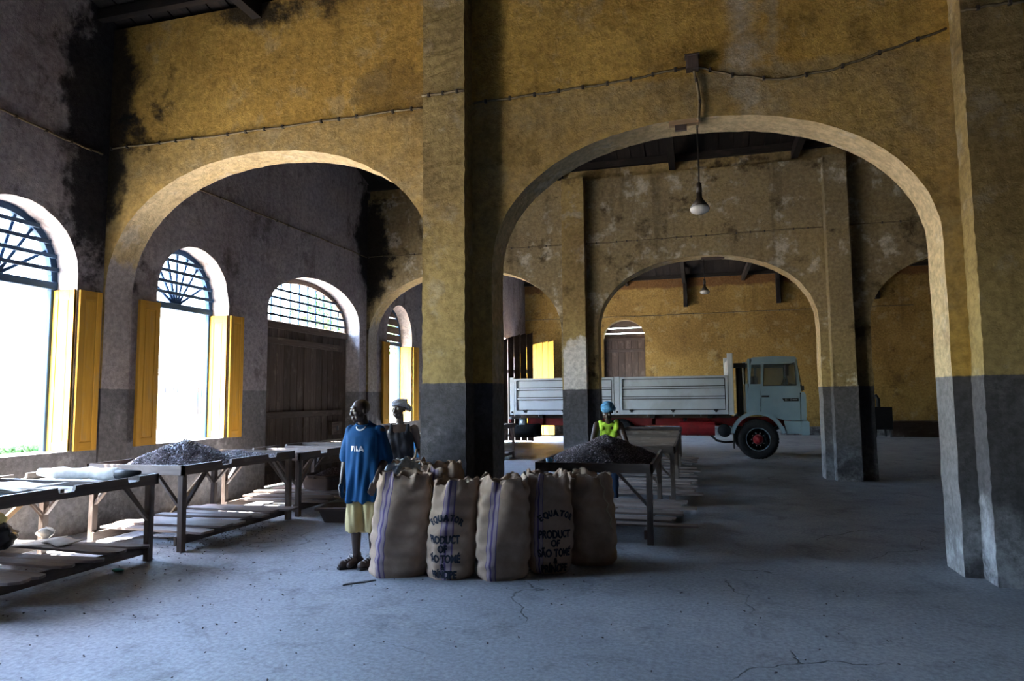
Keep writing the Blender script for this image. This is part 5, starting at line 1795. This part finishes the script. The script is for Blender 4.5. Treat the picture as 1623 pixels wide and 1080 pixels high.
# ------------------------------------------------------------------ lamps, boxes and wiring
def pendant(label, x, y, ztop, zbulb, k=1.0):
    t = thing('pendant_lamp', label, 'lamp', (x, y, zbulb), 0, 'hanging bulbs')
    q = MB(); q.tube([(0, 0, ztop - zbulb), (.004, 0, (ztop - zbulb) * .5), (0, 0, .30 * k)], .008 * k, 6); q.build('flex', m_wire, t)
    q = MB(); q.lathe([(0, .36), (.012, .36), (.026, .33), (.030, .27), (.034, .24), (.030, .225), (.0, .225)] if k == 1 else [(0, .36 * k), (.026 * k, .33 * k), (.032 * k, .24 * k), (0, .225 * k)], 16); q.build('lamp_holder', m_lampcap, t)
    q = MB(); q.lathe([(0, .23 * k), (.028 * k, .23 * k), (.030 * k, .175 * k), (.045 * k, .15 * k), (.098 * k, .075 * k)], 22); q.build('bulb_neck', m_lampcap, t)
    q = MB(); q.lathe([(.098 * k, .075 * k), (.105 * k, .05 * k), (.092 * k, .022 * k), (.055 * k, .004 * k), (0, 0)], 22); q.build('bulb_face', m_lampglass, t)
pendant('milky reflector bulb hanging on a black flex under the near arch', 7.585, 7.20, 4.53, 3.56, .98)
pendant('smaller milky bulb hanging under the arch in front of the truck bay', 7.74, 14.58, 4.57, 3.78, .95)

def cable(label, pts, r=.012, clips=9, group='cables along the walls', mat=m_cable):
    P = [Vector(p) for p in pts]
    # smooth the run
    dense = []
    for i in range(len(P) - 1):
        for k in range(6):
            dense.append(P[i].lerp(P[i + 1], k / 6))
    dense.append(P[-1])
    q = MB()
    q.tube([p + V(0, 0, .006 * math.sin(i * 1.7)) for i, p in enumerate(dense)], r, 6)
    o = q.build('wall_cable', mat)
    tag(o, label, 'cable', group)
    for k in range(clips):
        p = dense[int((k + .5) * (len(dense) - 1) / clips)]
        q = MB(); q.box((p.x - .014, p.y - .018, p.z - .020), (p.x + .014, p.y + .018, p.z + .020), .004)
        q.build('cable_clip', m_lampcap, o)
    return o
yw = Y1a - .012
cable('cable clipped above the small left arch of the near wall', [(.05, yw, 5.01), (1.6, yw, 5.0), (3.2, yw, 5.01), (4.62, yw, 5.02)], clips=14)
cable('short cable across the face of the central pier', [(4.63, 6.725, 5.02), (5.13, 6.725, 5.02)], .014, 3)
cable('cable rising from the central pier to the junction box', [(5.15, yw, 4.99), (6.0, yw, 5.0), (6.8, yw, 5.02), (7.50, yw, 5.08)], clips=9)
cable('sagging cable from the junction box to the right-hand pier', [(7.62, yw, 5.06), (7.95, yw, 4.93), (8.4, yw, 4.82), (8.9, yw, 4.86), (9.4, yw, 4.99), (9.9, yw, 5.12)], clips=7)
cable('cable over the face of the right-hand pier', [(9.93, 6.725, 5.13), (10.2, 6.725, 5.15), (10.43, 6.725, 5.14)], .013, 2)
xw = .012
cable('cable along the window wall above the first window', [(xw, 2.0, 4.92), (xw, 4.2, 4.93), (xw, 5.6, 4.94), (xw, 6.35, 4.90), (xw, 6.9, 4.90)], clips=8)
cable('cable along the window wall above the second window and plank door', [(xw, 7.5, 4.97), (xw, 10.0, 4.98), (xw, 12.2, 5.0), (xw, 14.3, 5.01)], clips=10)
ym = Y2a - .012
cable('cable above the left arch of the middle wall', [(.05, ym, 5.02), (2.4, ym, 5.0), (4.78, ym, 4.99)], clips=10)
cable('cable above the wide arch of the middle wall', [(5.28, ym, 4.98), (6.6, ym, 4.98), (8.4, ym, 4.99), (10.05, ym, 5.0)], clips=14)
cable('cable over the right pier and beyond on the middle wall', [(10.48, ym, 5.0), (12.4, ym, 5.0), (15, ym, 5.0)], clips=8)
cable('long cable running the length of the back wall', [(.05, Y3 - .012, 5.19), (5, Y3 - .012, 5.17), (10, Y3 - .012, 5.19), (16, Y3 - .012, 5.2)], .016, 24)
jb = thing('junction_box', 'wooden junction box on the near wall above the wide arch', 'box', (7.555, 6.995, 5.02))
q = MB(); q.box((-.065, -.09, 0), (.065, .015, .14), .006); q.build('box_body', m_wood_table, jb)
q = MB(); q.box((-.075, -.10, .135), (.075, .015, .155), .004); q.build('box_lid', m_wood_table, jb)
cable('twisted flex dropping from the junction box to the arch crown', [(7.57, yw - .02, 5.02), (7.60, yw - .02, 4.86), (7.62, yw - .02, 4.68), (7.60, yw - .03, 4.52), (7.585, 7.2, 4.50)], .016, 3)
br = thing('lamp_batten', 'short wooden batten under the crown of the near arch', 'batten', (7.46, 7.18, 4.505))
q = MB(); q.box((-.16, -.16, -.02), (.14, -.08, .03), .004); q.build('batten', m_wood_pale, br)
q = MB(); q.box((-.10, -.14, -.08), (.02, -.10, -.02), .004); q.build('block', m_wood_table, br)
br = thing('lamp_batten', 'short wooden batten under the crown of the middle arch', 'batten', (7.74, 14.58, 4.55))
q = MB(); q.box((-.05, -.04, -.03), (.42, .06, .015), .004); q.build('batten', m_wood_table, br)

# unidentified dark objects at the back of the right-hand bay
jn = thing('dark_junk', 'unidentified dark stove standing at the foot of the back wall beyond the right pier', 'junk', (14.35, 28.9, 0), R(5))
q = MB(); q.box((-.35, -.35, .30), (.35, .35, 1.15), .04); q.build('junk_body', m_black_part, jn)
q = MB(); q.tube([(.0, .1, 1.1), (.0, .1, 1.45), (-.1, .12, 1.62)], .07, 12); q.build('junk_stub', m_black_part, jn)
for sx in (-1, 1):
    for sy in (-1, 1):
        q = MB(); q.beam((sx * .28, sy * .28, 0), (sx * .25, sy * .25, .32), .06, .06); q.build('leg', m_black_part, jn)
pl = thing('dark_slab', 'long dark timber baulk lying along the foot of the back wall', 'oblong', (16.6, 29.2, 0))
q = MB(); q.beam((-1.8, 0, .30), (1.8, 0, .30), .45, .60, ch=.03); q.build('slab', m_wood_dark, pl)
for x in (-1.4, 1.4):
    q = MB(); q.beam((x, -.3, .04), (x, .3, .04), .1, .08); q.build('bearer', m_wood_dark, pl)

# ------------------------------------------------------------------ outside the windows
hs = thing('house', 'long pale house with a sheet roof across the yard seen through the first window', 'house', (-18.0, 12.6, 0))
def gable_house(t, x0, x1, y0, y1, ze, zr, wall, roofm, pl=.7):
    q = MB(); q.box((x0, y0, -.1), (x1, y1, ze)); q.build('wall', wall, t)
    n = int((y1 - y0 + 2 * pl) / .55)
    a = (y1 - y0 + 2 * pl) / n
    xm = (x0 + x1) / 2
    mb = MB(); mb.beam((0, 0, 0), (math.hypot(x1 + pl - xm, zr - ze + .25), 0, 0), a * .98, .03); me = mb.mesh('roof_sheet', roofm)
    ang = math.atan2(zr - ze + .25, x1 + pl - xm)
    for k in range(n):
        for sx in (1, -1):
            o = link('roof_sheet', me, t, (xm + sx * (x1 + pl - xm), y0 - pl + a * (k + .5), ze - .12 + .012 * (k % 2)))
            o.rotation_euler = (0, -ang, 0) if sx < 0 else (0, -ang, PI)
            o.rotation_euler = Matrix((Vector((-sx * math.cos(ang), 0, math.sin(ang))), Vector((0, -sx, 0)), Vector((math.sin(ang) * sx, 0, math.cos(ang))))).transposed().to_euler()
    q = MB(); q.prism([(x0, ze), (x1, ze), (xm, zr)], lambda a_, b_, d: (a_, d, b_), y0 + .02, y0 + .12); q.build('gable', wall, t)
    q = MB(); q.prism([(x0, ze), (x1, ze), (xm, zr)], lambda a_, b_, d: (a_, d, b_), y1 - .12, y1 - .02); q.build('gable', wall, t)
gable_house(hs, -3.5, 4.0, -8, 5.0, 3.25, 5.6, m_house_pale, m_house_roof)
for y in (-4.5, -1.0, 2.6):
    q = MB(); q.box((3.98, y, 1.0), (4.06, y + 1.0, 2.3), .01); w_o = q.build('window', m_blue_door, hs)
    q = MB(); q.box((4.02, y + .47, 1.0), (4.09, y + .53, 2.3)); q.build('mullion', m_house_pale, w_o)
hy = thing('house', 'yellow house with a posted veranda and blue windows behind the trailer', 'house', (-19.5, 26.5, 0))
gable_house(hy, -3, 3.4, -6.8, 8, 2.95, 5.1, m_house_wall, m_house_roof, .9)
for y in (-5.6, -4.0, -2.4, -.8, .8, 2.4):
    q = MB(); q.box((4.3, y, -.1), (4.5, y + .2, 2.75), .01); q.build('veranda_post', m_house_pale, hy)
for y in (-4.9, -2.95, -1.0, 1.1):
    q = MB(); q.box((3.38, y, .95), (3.46, y + 1.05, 2.25), .01); w_o = q.build('window', m_blue_door, hy)
    for k in range(4):
        q = MB(); q.box((3.44, y + .12 + .25 * k, .95), (3.49, y + .17 + .25 * k, 2.25)); q.build('window_bar', m_wood_dark, w_o)
# yellow farm trailer
tl = thing('trailer', 'yellow tipping farm trailer parked outside the second window', 'trailer', (-9.2, 17.3, 0), R(6))
for k, z_ in enumerate((.82, 1.10, 1.38)):
    tip = .10
    q = MB(); q.beam((0, -1.4, z_ - .05), (0, 2.35, z_ + .33), .05, .26, ch=.01); q.build('side_plank', m_trailer, tl)
    q = MB(); q.beam((.035, -1.4, z_ - .19), (.035, 2.35, z_ + .19), .03, .035); q.build('side_rail', m_yellow, tl)
for y in (-1.3, .5, 2.3):
    q = MB(); q.beam((.05, y, .68 + (y + 1.4) * .10), (.05, y, 1.55 + (y + 1.4) * .10), .07, .08, up=(0, 1, 0)); q.build('side_post', m_trailer, tl)
q = MB(); q.beam((-.9, -1.4, .68), (-.9, 2.35, 1.06), 1.7, .06); q.build('bed', m_wood_table, tl)
q = MB(); q.beam((-.9, 2.33, 1.05), (-.9, 2.33, 1.9), 1.7, .05, up=(0, 1, 0)); q.build('tailboard', m_trailer, tl)
q = MB(); q.beam((-.9, -1.2, .52), (-.9, 2.2, .56), .5, .12); q.build('chassis', m_wood_dark, tl)
for y in (.85, -.6):
    for x in (.05, -1.65):
        wr = bpy.data.objects.new('wheel', None); COL.objects.link(wr); wr.parent = tl; wr.location = (x, y, .42)
        AX = ((0, 1, 0), (0, 0, 1), (1, 0, 0))
        q = MB(); q.lathe([(.22, -.09), (.40, -.10), (.43, -.06), (.43, .06), (.40, .10), (.22, .09)], 30, (0, 0, 0), *AX); q.build('tyre', m_house_roof, wr)
        q = MB(); q.lathe([(.23, .05), (.20, .07), (.10, .04), (.06, .10), (0, .10)], 20, (0, 0, 0), *AX); q.build('rim', m_yellow, wr)
pm_ = thing('utility_pole', 'thin grey pole standing in the yard outside the first window', 'pole', (-10.0, 13.35, -.06))
q = MB(); q.tube([(0, 0, 0), (0, 0, 3.3)], [.05, .035], 10); q.build('shaft', m_grey_metal, pm_)
q = MB(); q.box((-.05, -.14, 3.25), (.05, .14, 3.36), .01); q.build('bracket', m_grey_metal, pm_)
def leaves(name, n, sample, seed, size, mat):
    rg = np.random.default_rng(seed)
    P = np.array([sample(rg) for _ in range(n)])
    d1 = rg.normal(size=(n, 3)); d1 /= np.linalg.norm(d1, axis=1)[:, None]
    d2 = np.cross(d1, rg.normal(size=(n, 3))); d2 /= np.linalg.norm(d2, axis=1)[:, None]
    L = size * rg.uniform(.6, 1.3, n)[:, None]
    vs = np.stack([P - d1 * L, P + d2 * L * .45, P + d1 * L, P - d2 * L * .45], 1)
    fs = np.arange(n * 4).reshape(n, 4)
    me = bpy.data.meshes.new(name)
    me.from_pydata(vs.reshape(-1, 3).tolist(), [], fs.tolist())
    me.materials.append(mat)
    return me
def tree(label, x, y, h, r, seed):
    rnd = random.Random(seed)
    t = thing('tree', label, 'tree', (x, y, -.06), 0, 'trees in the yard')
    q = MB(); q.tube([(0, 0, 0), (.1, .05, h * .3), (.05, -.1, h * .55), (.2, .1, h * .8)], [.22, .17, .13, .05], 10)
    for k in range(6):
        a = k * 1.1; b = h * (.4 + .07 * k)
        q.tube([(.06, 0, b), (r * .45 * math.cos(a), r * .45 * math.sin(a), b + h * .12), (r * .8 * math.cos(a), r * .8 * math.sin(a), b + h * .2)], [.08, .05, .02], 6)
    q.build('trunk', m_bark, t)
    cl = [(rnd.uniform(-.7, .7) * r, rnd.uniform(-.7, .7) * r, h * rnd.uniform(.5, 1.0), rnd.uniform(.35, .6) * r) for _ in range(13)]
    def smp(rg):
        c = cl[rg.integers(len(cl))]
        v = rg.normal(size=3); v /= np.linalg.norm(v)
        k = c[3] * rg.random() ** .4
        return (c[0] + v[0] * k, c[1] + v[1] * k, c[2] + v[2] * k * .8)
    o = link('leaves', leaves('leaves', 3800, smp, seed, .16, m_leaf), t); o['kind'] = 'stuff'
tree('broad leafy tree behind the barred fanlight of the plank door, closest to the yellow house', -12.5, 35.5, 7.2, 3.0, 3)
tree('tall leafy tree further along the yard behind the fanlight of the plank door', -10.0, 43.0, 9.0, 3.4, 5)
tree('leafy tree seen through the third window beyond the far bay', -5.2, 48.0, 8.5, 3.2, 8)
def gr(rg): return (-13.6 + rg.normal() * .25, rg.uniform(12, 20), rg.uniform(0, .22) - .05)
o = link('grass_verge', leaves('grass_verge', 1600, gr, 4, .13, m_grass)); tag(o, 'green grass verge along the foot of the pale house', 'grass', None, 'stuff')
